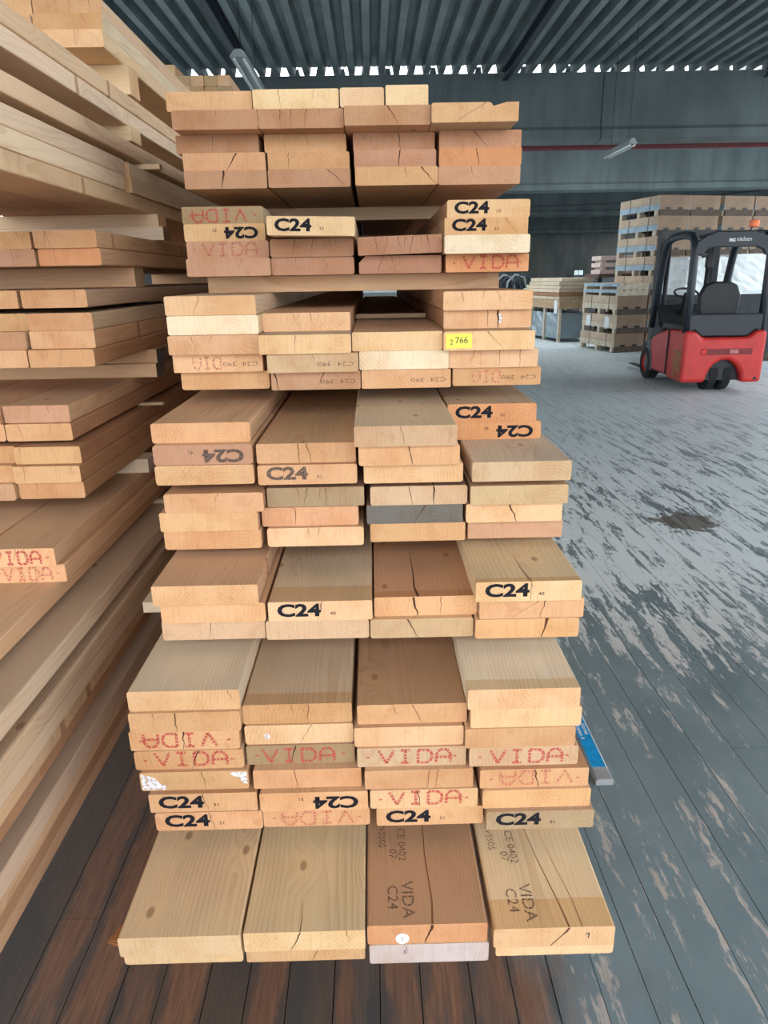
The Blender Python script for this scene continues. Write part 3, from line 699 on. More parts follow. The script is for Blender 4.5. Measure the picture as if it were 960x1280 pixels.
# bottom z, right face x, front y, columns, width, end tint, face tint, rear y, stamp
LEFT = []
def layer(z, x, y, n, w, e, f, yr=6.1, st=None, gap=0.004): LEFT.append((z, x, y, n, w, e, f, yr, st, gap))
for k in range(4): layer(0.195+0.045*k, (-0.728, -0.722, -0.712, -0.700)[k], -0.9, 2, 0.17, 'n', ('n', 'b', 'n', 'g')[k])
layer(0.425, -0.700, -0.8, 2, 0.17, 'n', 'b'); layer(0.470, -0.688, -0.8, 2, 0.17, 'n', 'n')
layer(0.515, -0.676, -0.7, 2, 0.17, 'n', 'g'); layer(0.560, -0.668, -0.7, 2, 0.17, 'n', 'g')
layer(0.630, -0.673, -0.6, 2, 0.17, 'n', 'g'); layer(0.690, -0.750, 0.3, 3, 0.17, 'n', 'n')
layer(0.735, -0.727, 1.515, 2, 0.17, 'i', 'n', st='Vf'); layer(0.780, -0.740, 1.503, 2, 0.17, 'i', 'n', st='V')
layer(0.870, -0.752, 1.745, 2, 0.17, 'n', 'b'); layer(0.9145, -0.752, 1.735, 2, 0.17, 'n', 'b'); layer(0.959, -0.754, 1.760, 2, 0.17, 'n', 'b')
layer(1.013, -0.780, 1.790, 2, 0.17, 'n', 'b'); layer(1.058, -0.786, 1.805, 2, 0.17, 'k', 'n')
layer(1.192, -0.722, 1.860, 2, 0.17, 'n', 'b', gap=0.006); layer(1.2365, -0.729, 1.899, 2, 0.17, 'n', 'n', gap=0.007); layer(1.281, -0.734, 1.914, 2, 0.17, 'n', 'g', gap=0.007)
layer(1.339, -0.739, 1.910, 2, 0.17, 'n', 'd', gap=0.01)
layer(1.445, -0.736, 2.044, 2, 0.17, 'o', 'n', gap=0.009); layer(1.490, -0.738, 2.034, 2, 0.17, 'n', 'n', gap=0.012)
layer(1.622, -0.752, -0.9, 3, 0.17, 'p', 'y', gap=0.001)
layer(1.667, -0.750, -0.9, 2, 0.17, 'p', 'x', 2.375); layer(1.712, -0.751, -0.9, 2, 0.17, 'p', 'x', 2.390)
layer(1.667, -0.746, 2.425, 2, 0.17, 'l', 'x'); layer(1.712, -0.752, 2.435, 2, 0.17, 'l', 'x')
layer(1.776, -0.752, -0.9, 2, 0.17, 'p', 'y')
layer(1.866, -0.752, -0.9, 3, 0.17, 'p', 'x', gap=0.001); layer(1.911, -0.748, -0.9, 2, 0.17, 'p', 'y')
layer(2.040, -0.750, 2.335, 2, 0.198, 'l', 'y', 5.9, gap=0.002); layer(2.085, -0.753, 2.355, 2, 0.198, 'n', 'x', 5.9); layer(2.130, -0.757, 2.38, 2, 0.198, 'n', 'y', 5.9)
COLL = ['aisle-side', 'second', 'third', 'fourth']
zs_ = sorted(set(round(l[0], 3) for l in LEFT))
lb_count = 0
for (z, xr, yf, n, w, e, f, yr, st, gap) in LEFT:
    ln = zs_.index(round(z, 3))
    if 0.86 < z < 1.6: n = 4
    for k in range(n):
        rng = random.Random(int(z*1000)*7+k+int(yf*10))
        ee = e if k == 0 else rng.choice((e, 'n', 'k')); yy = yf if k == 0 else yf+rng.uniform(-0.012, 0.02)
        o = place_board(xr-w/2-k*(w+gap), yy, z+0.0002, w-0.0006, yr-yy+(rng.uniform(-.1, .1) if yr > 3 else 0), ee, f if k == 0 else rng.choice((f, 'n')), rng, 0, 0, T4)
        if st and k == 0: stamp(o, st, w, T4, rng)
        if yf > 0.5:
            for q in range(rng.choice((0, 1, 1, 2))):
                obj('crack', crack_mesh(rng, w, T4, rng.uniform(-.07, .07), None, 0.0012, rng.random() < .4, M_crackl), o, (0, EPS, 0))
        how = 'running past viewer' if yf < 0.5 else ('red lettered end' if st and k == 0 else 'showing its sawn end' if yr > 3 and yf < 2.4 else 'behind a butt joint')
        tag(o, '%s plank, %s row of left stack, %s layer up, %s' % (ENDW[ee], COLL[k], ORD[ln], how), 'plank', 'planks in the left stack')

LG = 'bearers of the left stack'
def lcross(name, xr, y, z, d, h, e, f, label, cat='bearer', seed=0, xl=-1.45):
    return cross(name, xl, xr, y, z, d, h, e, f, label, cat, LG, seed)
lcross('bearer', -0.738, 2.50, 1.9565, 0.095, 0.083, 'p', 'l' if False else 'p', 'thick bearer end under the topmost tier of the left stack', seed=51)
lcross('bearer', -0.742, 2.47, 1.8215, 0.095, 0.044, 'p', 'p', 'pale bearer end under the second tier from the top, left stack', seed=52)
lcross('sticker_lath', -0.700, 2.60, 1.7575, 0.03, 0.017, 'g', 'p', 'thin lath end poking out high on the left stack', 'lath', seed=53)
lcross('bearer', -0.730, 2.62, 1.5800, 0.095, 0.0415, 'n', 'p', 'upper of two crosswise boards under the high overhanging tier, left stack', seed=54)
lcross('bearer', -0.712, 2.60, 1.5355, 0.095, 0.044, 'g', 'w', 'lower of two crosswise boards under the high overhanging tier, left stack', seed=55)
lcross('bearer', -0.745, 2.34, 1.3845, 0.095, 0.060, 'g', 'n', 'wide crosswise board at eye level in the left stack', seed=56)
lcross('sticker_lath', -0.715, 2.75, 1.3265, 0.03, 0.012, 'p', 'p', 'thin lath just below eye level in the left stack', 'lath', seed=57)
lcross('bearer', -0.702, 2.33, 1.1475, 0.10, 0.044, 'd', 'n', 'upper crosswise board with dark end, middle of the left stack', seed=58)
lcross('bearer', -0.706, 2.32, 1.1030, 0.10, 0.044, 'd', 'n', 'lower crosswise board with dark end, middle of the left stack', seed=59)
lcross('sticker_lath', -0.710, 2.36, 1.0040, 0.03, 0.0088, 'p', 'p', 'thin pale lath end poking out at mid height, left stack', 'lath', seed=60)
lcross('bearer', -0.715, 2.15, 0.8250, 0.095, 0.0446, 'a', 'w', 'white-ended bearer under a three-layer tier of the left stack', seed=61)
lcross('sticker_lath', -0.690, 2.3, 0.6750, 0.03, 0.0146, 'p', 'w', 'thin lath low in the left stack above the widest plank', 'lath', seed=62)
lcross('sticker_lath', -0.690, 2.4, 0.6050, 0.03, 0.0246, 'p', 'w', 'thin lath low in the left stack below the widest plank', 'lath', seed=63)
lcross('bearer', -0.715, 2.6, 0.3752, 0.095, 0.0496, 'p', 'w', 'pale bearer end above the lowest four layers, left stack', seed=64)
for yy, wh in ((2.35, 'near'), (4.4, 'far')):
    for hz, lv in ((0.0, 'lower'), (0.098, 'upper')):
        lcross('bearer', -0.78, yy, hz, 0.10, 0.0965, 's', 'd', '%s thick %s floor bearer of the left stack' % (lv, wh), seed=65)
for k, z, h in ((0, 1.9565, .083), (1, 1.8215, .044), (2, 1.58, .0415), (3, 1.5355, .044), (4, 1.3845, .06), (5, 1.1475, .044), (6, 1.103, .044), (7, .825, .0446)):
    lcross('bearer', -0.78, 4.9, z, 0.095, h, 'n', 'n', 'rear crosswise bearer of the left stack, %s from the top' % (['first'] + ORD[1:])[k], seed=70+k)

# small squared timbers on top of the left stack, far end
rng = random.Random(9)
for r_ in range(7):
    for c_ in range(5):
        if r_ == 6 and c_ > 0: continue
        w = 0.073; xx = -1.116+c_*0.0755+(0.004 if r_ % 2 else 0); zz = 2.1755+r_*0.0545
        o = place_board(xx, 4.55+rng.uniform(-.01, .01), zz, w, 1.2, rng.choice('sskg'), 'n', rng, 0, 0, 0.0540, None, 'squared_timber')
        tag(o, 'small brown squared timber piled on left stack, %s layer, %s from left' % (ORD[r_], ['first'] [0] if c_ == 0 else ORD[c_]), 'timber', 'small timbers on the left stack')

# ------------------------------------------------------------------ forklift
M_lred = plain('red_vehicle_paint', (196, 44, 40), 0.38, 0.0, 0.08, 6.0)
M_char = plain('dark_grey_vehicle_paint', (28, 38, 46), 0.42, 0.0, 0.06)
M_blackp = plain('black_plastic', (22, 25, 30), 0.5)
M_grey = plain('grey_plastic_panel', (86, 92, 98), 0.5)
M_rub = plain('black_rubber', (30, 31, 33), 0.85, 0, 0.15, 30)
M_amber = plain('amber_beacon_plastic', (240, 110, 30), 0.3)
M_lens = plain('red_light_lens', (210, 30, 36), 0.25)
M_scuff = ink('scraped_paint', (170, 130, 96), 0.5, 0.6, 22.0)
M_wtxt = plain('white_lettering_paint', (225, 228, 230), 0.6, 0, 0.02)
M_iron = plain('dark_steel', (48, 50, 54), 0.5, 0.5)
fk = empty('forklift', (4.225, 8.475, 0.0), math.radians(-2.5))
tag(fk, 'red three-wheel forklift with dark grey overhead guard, seen from behind', 'forklift')
HW = 0.485
arch = [(0.215*math.cos(a)+0.03, 0.12+0.27*math.sin(a)) for a in [math.pi*k/10 for k in range(11)]]
prof = [(-HW, 0.12)] + list(reversed(arch)) + [(HW, 0.12), (HW, 0.735), (0.36, 0.735), (0.27, 0.655), (-0.27, 0.655), (-0.36, 0.735), (-HW, 0.735)]
mb = MB(); mb.prism(prof, 0.0, 0.52, 'y'); cw = mb.build('counterweight', M_lred, fk, bevel=0.045, segs=3)
mb = MB(); mb.prism([(0.526, 0.15), (1.10, 0.16), (1.12, 0.30), (1.20, 0.45), (1.20, 0.56), (1.05, 0.63), (0.62, 0.72), (0.526, 0.72)], -HW+0.006, HW-0.006, 'x'); mb.build('side_panel', M_lred, fk, bevel=0.03)
mb = MB(); mb.box(-HW+0.05, HW-0.05, 0.1, 1.45, 0.14, 0.5); mb.build('chassis', M_blackp, fk)
mb = MB(); mb.prism([(1.09, 0.14), (1.36, 0.14), (1.36, 0.5), (1.22, 0.55), (1.18, 0.40), (1.10, 0.28)], -HW+0.001, HW-0.001, 'x'); mb.build('step_panel', M_grey, fk, bevel=0.015)
mb = MB(); mb.prism([(-0.45, 0.70), (-0.36, 0.735), (-0.27, 0.66), (0.27, 0.66), (0.36, 0.735), (0.45, 0.70), (0.46, 0.93), (-0.46, 0.93)], 0.06, 0.16, 'y'); mb.build('rear_cover', M_char, fk, bevel=0.02)
mb = MB(); mb.box(-0.44, 0.44, 0.16, 0.95, 0.70, 0.80); mb.build('battery_hood', M_blackp, fk, bevel=0.03)
mb = MB(); mb.prism([(0.95, 0.5), (1.35, 0.5), (1.38, 0.95), (1.25, 1.0), (1.12, 0.75), (0.95, 0.72)], -0.43, 0.43, 'x'); mb.build('front_cowl', M_blackp, fk, bevel=0.03)
# overhead guard
for s in (-1, 1):
    xs = s*0.44
    pts = [(xs, 0.10, 0.70), (xs, 0.11, 1.2), (xs, 0.13, 1.62), (xs, 0.16, 1.74), (xs, 0.24, 1.80), (xs, 0.45, 1.825), (xs, 0.80, 1.82), (xs, 1.0, 1.78), (xs, 1.10, 1.66), (xs, 1.22, 1.2), (xs, 1.33, 0.70)]
    mb = MB(); mb.tube(pts, 0.048, 10); mb.build('guard_pillar', M_char, fk, smooth=True)
win = [(-0.36, 0.93), (0.36, 0.93), (0.36, 1.55), (0.33, 1.62), (0.27, 1.655), (0.12, 1.655), (0.08, 1.60), (0.06, 1.46), (-0.06, 1.46), (-0.08, 1.60), (-0.12, 1.655), (-0.27, 1.655), (-0.33, 1.62), (-0.36, 1.55)]
mb = MB()
outer_t = [(-0.46, 1.60), (-0.43, 1.74), (-0.34, 1.80), (-0.22, 1.845), (0.22, 1.845), (0.34, 1.80), (0.43, 1.74), (0.46, 1.60)]
inner_t = [(0.36, 1.58), (0.33, 1.64), (0.25, 1.67), (-0.25, 1.67), (-0.33, 1.64), (-0.36, 1.58)]
mb.prism(outer_t+inner_t, 0.085, 0.14, 'y'); hd = mb.build('rear_header', M_char, fk, bevel=0.012)
t1 = obj('lettering', text_mesh('nc', 0.066, 1.15, 0.003, M_wtxt), fk, (-0.045, 0.083, 1.752)); t2 = obj('lettering', text_mesh('nielsen', 0.066, 0.95, 0.0, M_wtxt), fk, (0.092, 0.083, 1.7555))
t1['label'] = 'white letters nc'; t2['label'] = 'white letters nielsen'
for k in range(6):
    mb = MB(); mb.box(-0.42, 0.42, 0.26+k*0.14, 0.29+k*0.14, 1.80, 1.84); mb.build('roof_bar', M_char, fk)
mb = MB(); mb.box(-0.04, 0.04, 0.72, 0.80, 1.45, 1.80); mb.build('guard_bracket', M_blackp, fk, bevel=0.01)
# mast, carriage and forks
for s in (-1, 1):
    mb = MB(); mb.box(s*0.36-0.045, s*0.36+0.045, 1.42, 1.56, 0.06, 1.93); mb.build('mast_channel', M_char, fk, bevel=0.008)
    mb = MB(); mb.tube([(s*0.27, 1.45, 0.15), (s*0.27, 1.45, 1.86)], 0.03, 8); mb.build('lift_cylinder', M_iron, fk, smooth=True)
    mb = MB(); mb.box(s*0.22-0.05, s*0.22+0.05, 1.60, 1.64, 0.05, 0.55); mb.prism([(1.60, 0.035), (2.72, 0.045), (2.72, 0.055), (1.64, 0.085), (1.60, 0.085)], s*0.22-0.05, s*0.22+0.05, 'x'); mb.build('fork', M_iron, fk)
for z in (0.30, 1.0, 1.86):
    mb = MB(); mb.box(-0.36, 0.36, 1.44, 1.52, z, z+0.07); mb.build('mast_crossbar', M_char, fk)
mb = MB(); mb.box(-0.42, 0.42, 1.57, 1.60, 0.12, 0.48); mb.build('fork_carriage', M_blackp, fk)
# wheels
def wheel(x, y, r, w, name, parent):
    mb = MB(); mb.lathe_x([(-w*.5, r*.55), (-w*.5, r*.86), (-w*.36, r), (w*.36, r), (w*.5, r*.86), (w*.5, r*.55), (-w*.5, r*.55)], x, y, r, 28); o = mb.build(name, M_rub, parent, smooth=False, bevel=0)
    mb = MB(); mb.lathe_x([(-w*.42, 0.001), (-w*.42, r*.3), (-w*.30, r*.5), (-w*.45, r*.56), (w*.45, r*.56), (w*.30, r*.5), (w*.42, r*.3), (w*.42, 0.001)], x, y, r, 20); mb.build('hub', M_lred, o)
    return o
wheel(-0.41, 1.34, 0.225, 0.16, 'front_wheel', fk); wheel(0.41, 1.34, 0.225, 0.16, 'front_wheel', fk)
wheel(-0.055, 0.30, 0.215, 0.125, 'rear_wheel', fk); wheel(0.115, 0.30, 0.215, 0.125, 'rear_wheel', fk)
# driver's place
mb = MB(); mb.prism([(-0.20, 0.80), (0.20, 0.80), (0.24, 0.95), (0.25, 1.12), (0.20, 1.25), (0.10, 1.29), (-0.10, 1.29), (-0.20, 1.25), (-0.25, 1.12), (-0.24, 0.95)], 0.30, 0.40, 'y'); mb.build('seat_back', M_blackp, fk, bevel=0.035, segs=3)
mb = MB(); mb.box(-0.23, 0.23, 0.40, 0.85, 0.80, 0.90); mb.build('seat_cushion', M_blackp, fk, bevel=0.03)
mb = MB(); mb.tube([(-0.12+0.15*math.cos(a), 1.08+0.13*math.sin(a), 1.14+0.06*math.sin(a)) for a in [2*math.pi*k/16 for k in range(17)]], 0.014, 6, False); mb.build('steering_wheel', M_blackp, fk, smooth=True)
mb = MB(); mb.tube([(-0.12, 1.08, 1.14), (-0.12, 1.2, 0.85)], 0.03, 8); mb.build('steering_column', M_blackp, fk)
mb = MB(); mb.prism([(0.45, 0.95), (0.80, 0.98), (0.80, 1.02), (0.45, 0.99)], 0.24, 0.33, 'x'); mb.build('armrest', M_blackp, fk, bevel=0.01)
for k in range(3):
    mb = MB(); mb.tube([(0.26+0.025*k, 0.78, 1.02), (0.26+0.025*k, 0.80, 1.10)], 0.009, 6); mb.build('control_lever', M_grey, fk)
# lights and small fittings
mb = MB(); mb.tube([(0.17, 0.20, 1.82), (0.21, 0.16, 1.90)], 0.008, 6); mb.build('beacon_stalk', M_iron, fk)
mb = MB()
mb.tube([(0.21, 0.15, 1.885), (0.21, 0.15, 1.90), (0.21, 0.15, 1.945), (0.21, 0.15, 1.96)], 0.052, 12); b_ = mb.build('beacon', M_amber, fk, bevel=0.008); b_['label'] = 'orange warning beacon'
mb = MB(); mb.box(-0.27, 0.33, -0.004, 0.01, 0.455, 0.525); mb.build('light_slot', plain('dark_red_recess', (120, 26, 28), 0.5), fk, bevel=0.004)
mb = MB(); mb.tube([(-0.245, -0.014, 0.49), (-0.245, 0.0, 0.49)], 0.033, 14); b_ = mb.build('tail_light', M_lens, fk); b_['label'] = 'round red tail light'
mb = MB(); mb.box(0.06, 0.16, -0.009, 0.004, 0.47, 0.515); mb.build('rating_plate', plain('pink_grey_plate', (190, 120, 118), 0.6), fk)
mb = MB(); mb.box(-0.50, -0.482, 0.518, 0.53, 0.17, 0.72); mb.build('panel_seam', M_blackp, fk)
o = obj('scraped_paint', mesh('scraped_paint', [(-HW-0.0015, 0.06, 0.16), (-HW-0.0015, 0.30, 0.16), (-HW-0.0015, 0.30, 0.50), (-HW-0.0015, 0.06, 0.50)], [(0, 1, 2, 3)], M_scuff), fk)
mb = MB(); mb.tube([(0.40, -0.002, 0.17), (0.40, 0.01, 0.17)], 0.02, 10); mb.build('rear_plug', M_blackp, fk)
mb = MB(); mb.tube([(-0.10, 0.76, 1.60), (-0.02, 0.76, 1.62)], 0.035, 10); mb.build('mirror', M_grey, fk)

# ------------------------------------------------------------------ crates on pallets
M_card = plain('brown_cardboard', (138, 116, 96), 0.8, 0, 0.10, 3.0)
M_card2 = plain('lit_cardboard_edge', (186, 168, 146), 0.8, 0, 0.10, 5.0)  # same cardboard as the box, left side painted lighter as if lit
M_bluew = plain('blue_grey_board', (150, 172, 186), 0.7, 0, 0.10, 8.0)
M_pal = plain('pale_pallet_wood', (196, 186, 166), 0.8, 0, 0.12, 10.0)
M_gap_shade = plain('dark_brown_gap_shade', (84, 72, 62), 0.85)
M_strap = plain('dark_strap', (52, 60, 64), 0.5)
M_lab = plain('pale_label_paper', (214, 222, 224), 0.7, 0, 0.03)
AC = math.radians(12.0)
UX, UY = Vector((math.cos(AC), math.sin(AC), 0)), Vector((-math.sin(AC), math.cos(AC), 0))
B0 = Vector((4.49, 13.21, 0))
PIT_H = 0.338
_crate_me = {}
def cached(key, make):
    if key not in _crate_me: _crate_me[key] = make()
    return _crate_me[key]
def bme(x0, x1, y0, y1, z0, z1, mat, name):
    q = MB().box(x0, x1, y0, y1, z0, z1); return mesh(name, q.v, q.f, mat)
CW, CD = 0.615, 1.28
def crate(base, z, label, white=False, labels=(), d=CD, w=CW):
    e = empty('pallet_crate', base+Vector((0, 0, z)), AC); tag(e, label, 'crate', 'cardboard crates on pallets')
    obj('cardboard_box', cached(('box', d, w), lambda: bme(0.005, w, 0.005, d, 0.105, 0.3375, M_card, 'cardboard_box')), e)
    obj('lid_edge', cached(('lid', d, w), lambda: bme(-0.004, 0.004, 0.0, d, 0.20, 0.336, M_card2, 'lid_edge')), e)
    obj('side_board', cached(('sb', d, w, white), lambda: bme(-0.006, 0.004, -0.004, d+0.004, 0.095, 0.195, M_pal if white else M_bluew, 'side_board')), e)
    for k in range(3):
        yy = (0.0, d/2-0.04, d-0.08)[k]
        for q in range(2):
            obj('pallet_foot', cached(('ft', w), lambda: bme(0.0, 0.10, 0.0, 0.08, 0.0, 0.105, M_pal, 'pallet_foot')), e, (q*(w-0.10), yy+(0.05 if k == 0 else 0), 0))
    obj('gap_shade_strip', cached(('sg', w), lambda: bme(0.03, w, 0.012, 0.04, 0.0, 0.105, M_gap_shade, 'gap_shade_strip')), e)  # added dark strip, shade of the pallet gap put into its colour
    for k in range(2):
        obj('front_slot', cached(('slot', 1), lambda: bme(-0.05, 0.05, -0.002, 0.004, 0.0, 0.035, M_blackp, 'front_slot')), e, (w*(0.3+0.4*k), 0.004, 0.105))
    for k in range(2):
        obj('strap', cached(('st', 1), lambda: bme(-0.009, -0.006, -0.008, 0.008, 0.0, 0.328, M_strap, 'strap')), e, (0, d*(0.22+0.5*k), 0))
    for yy in labels:
        obj('paper_label', cached(('pl', 1), lambda: bme(-0.012, -0.0095, 0.0, 0.16, 0.10, 0.30, M_lab, 'paper_label')), e, (0, yy, 0))
    return e
LW = ['first', 'second', 'third', 'fourth', 'fifth', 'sixth', 'seventh', 'eighth']
for k in range(3):
    crate(B0+UX*(0.02*(k % 2)), k*PIT_H, 'cardboard crate in the short stack left of the forklift, %s of three' % LW[k], True, (0.25, 0.95) if k == 1 else ())
def pallet(base, z, label, mat=M_pal, rz=AC, d=CD, w=CW):
    e = empty('pallet', base+Vector((0, 0, z)), rz); tag(e, label, 'pallet', 'empty pallets')
    for k in range(3):
        q = MB().box(0, w, (0, d/2-.04, d-.08)[k], (0.08, d/2+.04, d)[k], 0.0, 0.085); q.build('pallet_foot', mat, e)
    for k in range(5):
        q = MB().box(k*(w-.1)/4, k*(w-.1)/4+.1, 0, d, 0.085, 0.108); q.build('deck_board', mat, e)
    q = MB().box(-0.008, 0.0, 0, d, 0.05, 0.105); q.build('side_board', M_bluew, e)
    return e
pallet(B0, 3*PIT_H, 'empty pallet on the short crate stack, lower of two'); pallet(B0+UX*0.01, 3*PIT_H+0.110, 'empty pallet on the short crate stack, upper of two')
for s in range(4):
    base = B0+UX*(0.66+s*0.635+(0.09 if s > 1 else 0)+(0.03 if s > 2 else 0))+UY*(0.02*s)
    for k in range(8):
        if s > 0 and 1 < k < 3: pass
        if k < 2 and s > 1: continue
        crate(base, k*PIT_H, 'cardboard crate behind the forklift, %s tall stack from left, %s up' % (['first', 'second', 'third', 'fourth'][s], LW[k]))
for s in (2, 3):
    for k in range(2):
        base = B0+UX*(0.66+s*0.635+(0.09 if s > 1 else 0)+(0.03 if s > 2 else 0))+UY*(0.02*s)
        crate(base, k*PIT_H, 'cardboard crate behind the forklift, %s tall stack from left, %s up' % (['first', 'second', 'third', 'fourth'][s], LW[k]))
# pale slabs on the crates' far side
M_pink = plain('pinkish_insulation_slab', (206, 188, 184), 0.8, 0, 0.06)
for k in range(3):
    mb = MB(); mb.box(0, 0.75, 0, 0.5, 0, 0.085); o = mb.build('pale_slab', M_pink, None, bevel=0.006, loc=tuple(Vector((4.75, 15.2, 1.395+k*0.135))), rot=(0, 0, AC*0.4))
    tag(o, 'pale pinkish slab in the small pile behind the short crate stack, %s of three' % ['lowest', 'middle', 'topmost'][k], 'slab', 'pale slabs')
    if k < 2:
        for q in range(2):
            mb = MB(); mb.box(0, 0.06, 0, 0.45, 0, 0.049)
            tag(mb.build('spacer_block', M_pal, None, loc=(4.82+q*0.5, 15.24, 1.4805+k*0.135), rot=(0, 0, AC*0.4)), 'spacer block between the pale slabs, %s gap, %s one' % (['lower', 'upper'][k], ['left', 'right'][q]), 'block', 'slab spacers')
e = empty('slab_stand', (4.70, 15.1, 0.0), AC*0.4); tag(e, 'dark stand under the pale slabs behind the crates', 'stand')
MB().box(0, 0.95, 0, 0.75, 1.33, 1.394).build('top_board', plain('brown_stand_wood', (92, 74, 64), 0.8), e)
for q in range(4): MB().box((q % 2)*0.87, (q % 2)*0.87+0.08, (q//2)*0.67, (q//2)*0.67+0.08, 0, 1.33).build('leg', M_blackp, e)

# ------------------------------------------------------------------ film-wrapped bundle, white pack, sheets
def crumpled(name, mat, x0, x1, y0, y1, z0, z1, amp, seed, parent=None, loc=(0, 0, 0), rot=(0, 0, 0), cuts=9):
    bm = bmesh.new(); bmesh.ops.create_cube(bm, size=1.0)
    bmesh.ops.subdivide_edges(bm, edges=bm.edges[:], cuts=cuts, use_grid_fill=True)
    rg = random.Random(seed); cx, cyy, cz = (x0+x1)/2, (y0+y1)/2, (z0+z1)/2
    for v in bm.verts:
        p = v.co.copy(); n = p.normalized()
        edge = sum(1 for q in p if abs(q) > 0.49)
        k = 1.0 if edge < 2 else 0.965
        v.co = Vector((cx+p.x*(x1-x0)*k, cyy+p.y*(y1-y0)*k, cz+p.z*(z1-z0)*(k if p.z > 0 else 1)))
        if p.z > -0.45: v.co += Vector((rg.uniform(-amp, amp), rg.uniform(-amp, amp), rg.uniform(-amp, amp)*0.6))
    me = bpy.data.meshes.new(name); bm.to_mesh(me); bm.free(); me.materials.append(mat)
    return obj(name, me, parent, loc, rot)
def film(name, rgb, rough):
    t = NT(name); t.set(color=lin(*rgb), rough=rough, spec=0.6); return t.m
M_film = film('grey_blue_plastic_film', (132, 150, 158), 0.18)
M_wfilm = film('white_plastic_film', (226, 234, 236), 0.35)
wp = empty('wrapped_pack', (4.95, 11.35, 0), math.radians(6)); tag(wp, 'white plastic-wrapped pack standing beyond the forklift cab', 'pack')
crumpled('white_wrap', M_wfilm, -0.05, 0.66, 0, 0.9, 1.06, 1.63, 0.014, 3, wp); crumpled('white_wrap', M_wfilm, 0.70, 1.75, 0, 0.9, 1.06, 1.66, 0.014, 4, wp)
MB().box(0.0, 1.72, 0.03, 0.88, 0.14, 1.055).build('dark_base_crate', plain('dark_crate_board', (36, 44, 50), 0.7), wp, bevel=0.01)
for q in range(3): MB().box(q*0.8, q*0.8+0.12, 0.03, 0.88, 0.0, 0.14).build('foot', M_pal, wp)
fb = empty('wrapped_bundle', (4.04, 15.52, 0), math.radians(12)); tag(fb, 'bundle wrapped in grey-blue film under the pile of sheets, left of the crates', 'bundle')
for q in range(3): crumpled('film_wrap', M_film, 0.0, 0.85, 0.02+q*0.72, 0.68+q*0.72, 0.07, 0.62, 0.016, 10+q, fb, cuts=7)
for q in range(4):
    for xa in (-0.02, 0.82): MB().box(xa, xa+0.06, -0.03+q*0.71, 0.03+q*0.71, 0.0, 0.70).build('post', M_pal, fb)
MB().box(-0.03, 0.88, -0.04, 2.2, 0.70, 0.88).build('top_rail', plain('tan_board', (176, 150, 120), 0.8), fb, bevel=0.01)
MB().box(-0.035, -0.03, 0.05, 0.20, 0.60, 0.88).build('paper_label', M_lab, fb)
rng = random.Random(12)
M_sheet, M_sheetb = plain('pale_sheet_board', (206, 192, 168), 0.8, 0, 0.08), plain('brown_sheet_board', (150, 112, 84), 0.8, 0, 0.1)
for k in range(6):
    z = 0.884+k*0.075
    mb = MB(); mb.box(0, 0.86-0.02*k, 0, 2.0-0.1*k, 0, 0.070)
    o = mb.build('board_sheet', M_sheet if k != 1 else M_sheetb, None, bevel=0.006, loc=(4.04+rng.uniform(-.03, .03), 15.55+rng.uniform(0, .08), z+0.001), rot=(0, 0, math.radians(12+rng.uniform(-2, 2))))
    tag(o, 'thick board sheet piled on the film-wrapped bundle, %s of six' % ['lowest', 'second', 'third', 'fourth', 'fifth', 'topmost'][k], 'sheet', 'sheets on the wrapped bundle')

tp = empty('gap_blocker', (-4.2, 7.0, 0.0)); tag(tp, 'unseen dark pack added behind the left stack to darken the gap', 'pack')  # added dark mass, blocks the bright view past the left stack
crumpled('blocker_cover', plain('black_gap_blocker', (30, 34, 38), 0.5), 0.0, 2.9, 0.0, 3.0, 0.1, 1.75, 0.02, 21, tp)
for q in range(3): MB().box(0.05+q*1.3, 0.25+q*1.3, 0.05, 2.95, 0.0, 0.14).build('foot', M_pal, tp)
# far clutter before the dark end of the hall
M_mach = plain('dark_machine_metal', (44, 54, 60), 0.45, 0.4); M_pipe = plain('pale_hose', (120, 132, 136), 0.5)
mc = empty('machine', (3.0, 19.5, 0), 0.1); tag(mc, 'dark machine with looping hoses, seen just right of the middle stack', 'machine')
mb = MB(); mb.prism([(0, 0), (2.2, 0), (2.2, 0.9), (1.7, 1.25), (0.5, 1.15), (0, 0.95)], 0, 1.2, 'y'); mb.build('housing', M_mach, mc, bevel=0.03)
for k in range(5):
    a = k*0.16; mb = MB(); mb.tube([(0.1+a, -0.06, 0.85), (0.15+a, -0.12, 1.25), (0.35+a, -0.1, 1.42), (0.6+a, -0.08, 1.35), (0.7+a, -0.05, 1.0)], 0.03, 6); mb.build('hose', M_pipe if k % 2 else M_mach, mc, smooth=True)
for k, (xx, yy, w, h, col) in enumerate(((6.6, 24.0, 1.6, 1.35, (52, 60, 66)), (8.4, 25.5, 1.3, 1.2, (70, 74, 76)), (-0.5, 13.0, 1.2, 1.15, (130, 140, 142)), (0.5, 16.5, 1.5, 1.22, (110, 118, 120)))):
    e = empty('steel_cabinet', (xx, yy, 0)); tag(e, ['dark cabinet far behind the sheet pile', 'grey cabinet far behind the crates', 'pale cabinet glimpsed through the slot of the middle stack, nearer', 'grey cabinet glimpsed through the slot of the middle stack, farther'][k], 'cabinet')
    mt = plain('cabinet_paint', col, 0.5)
    MB().box(0, w, 0, 0.6, 0.06, h).build('body', mt, e, bevel=0.01)
    MB().box(0.02, w-0.02, 0.04, 0.58, 0.0, 0.06).build('plinth', M_blackp, e)
    for q in range(2): MB().box(0.02+q*w/2, w/2-0.02+q*w/2, -0.018, 0.0, 0.1, h-0.05).build('door', mt, e, bevel=0.004)
    MB().box(-0.02, w+0.02, -0.03, 0.62, h, h+0.03).build('top', M_lab if k > 1 else mt, e)
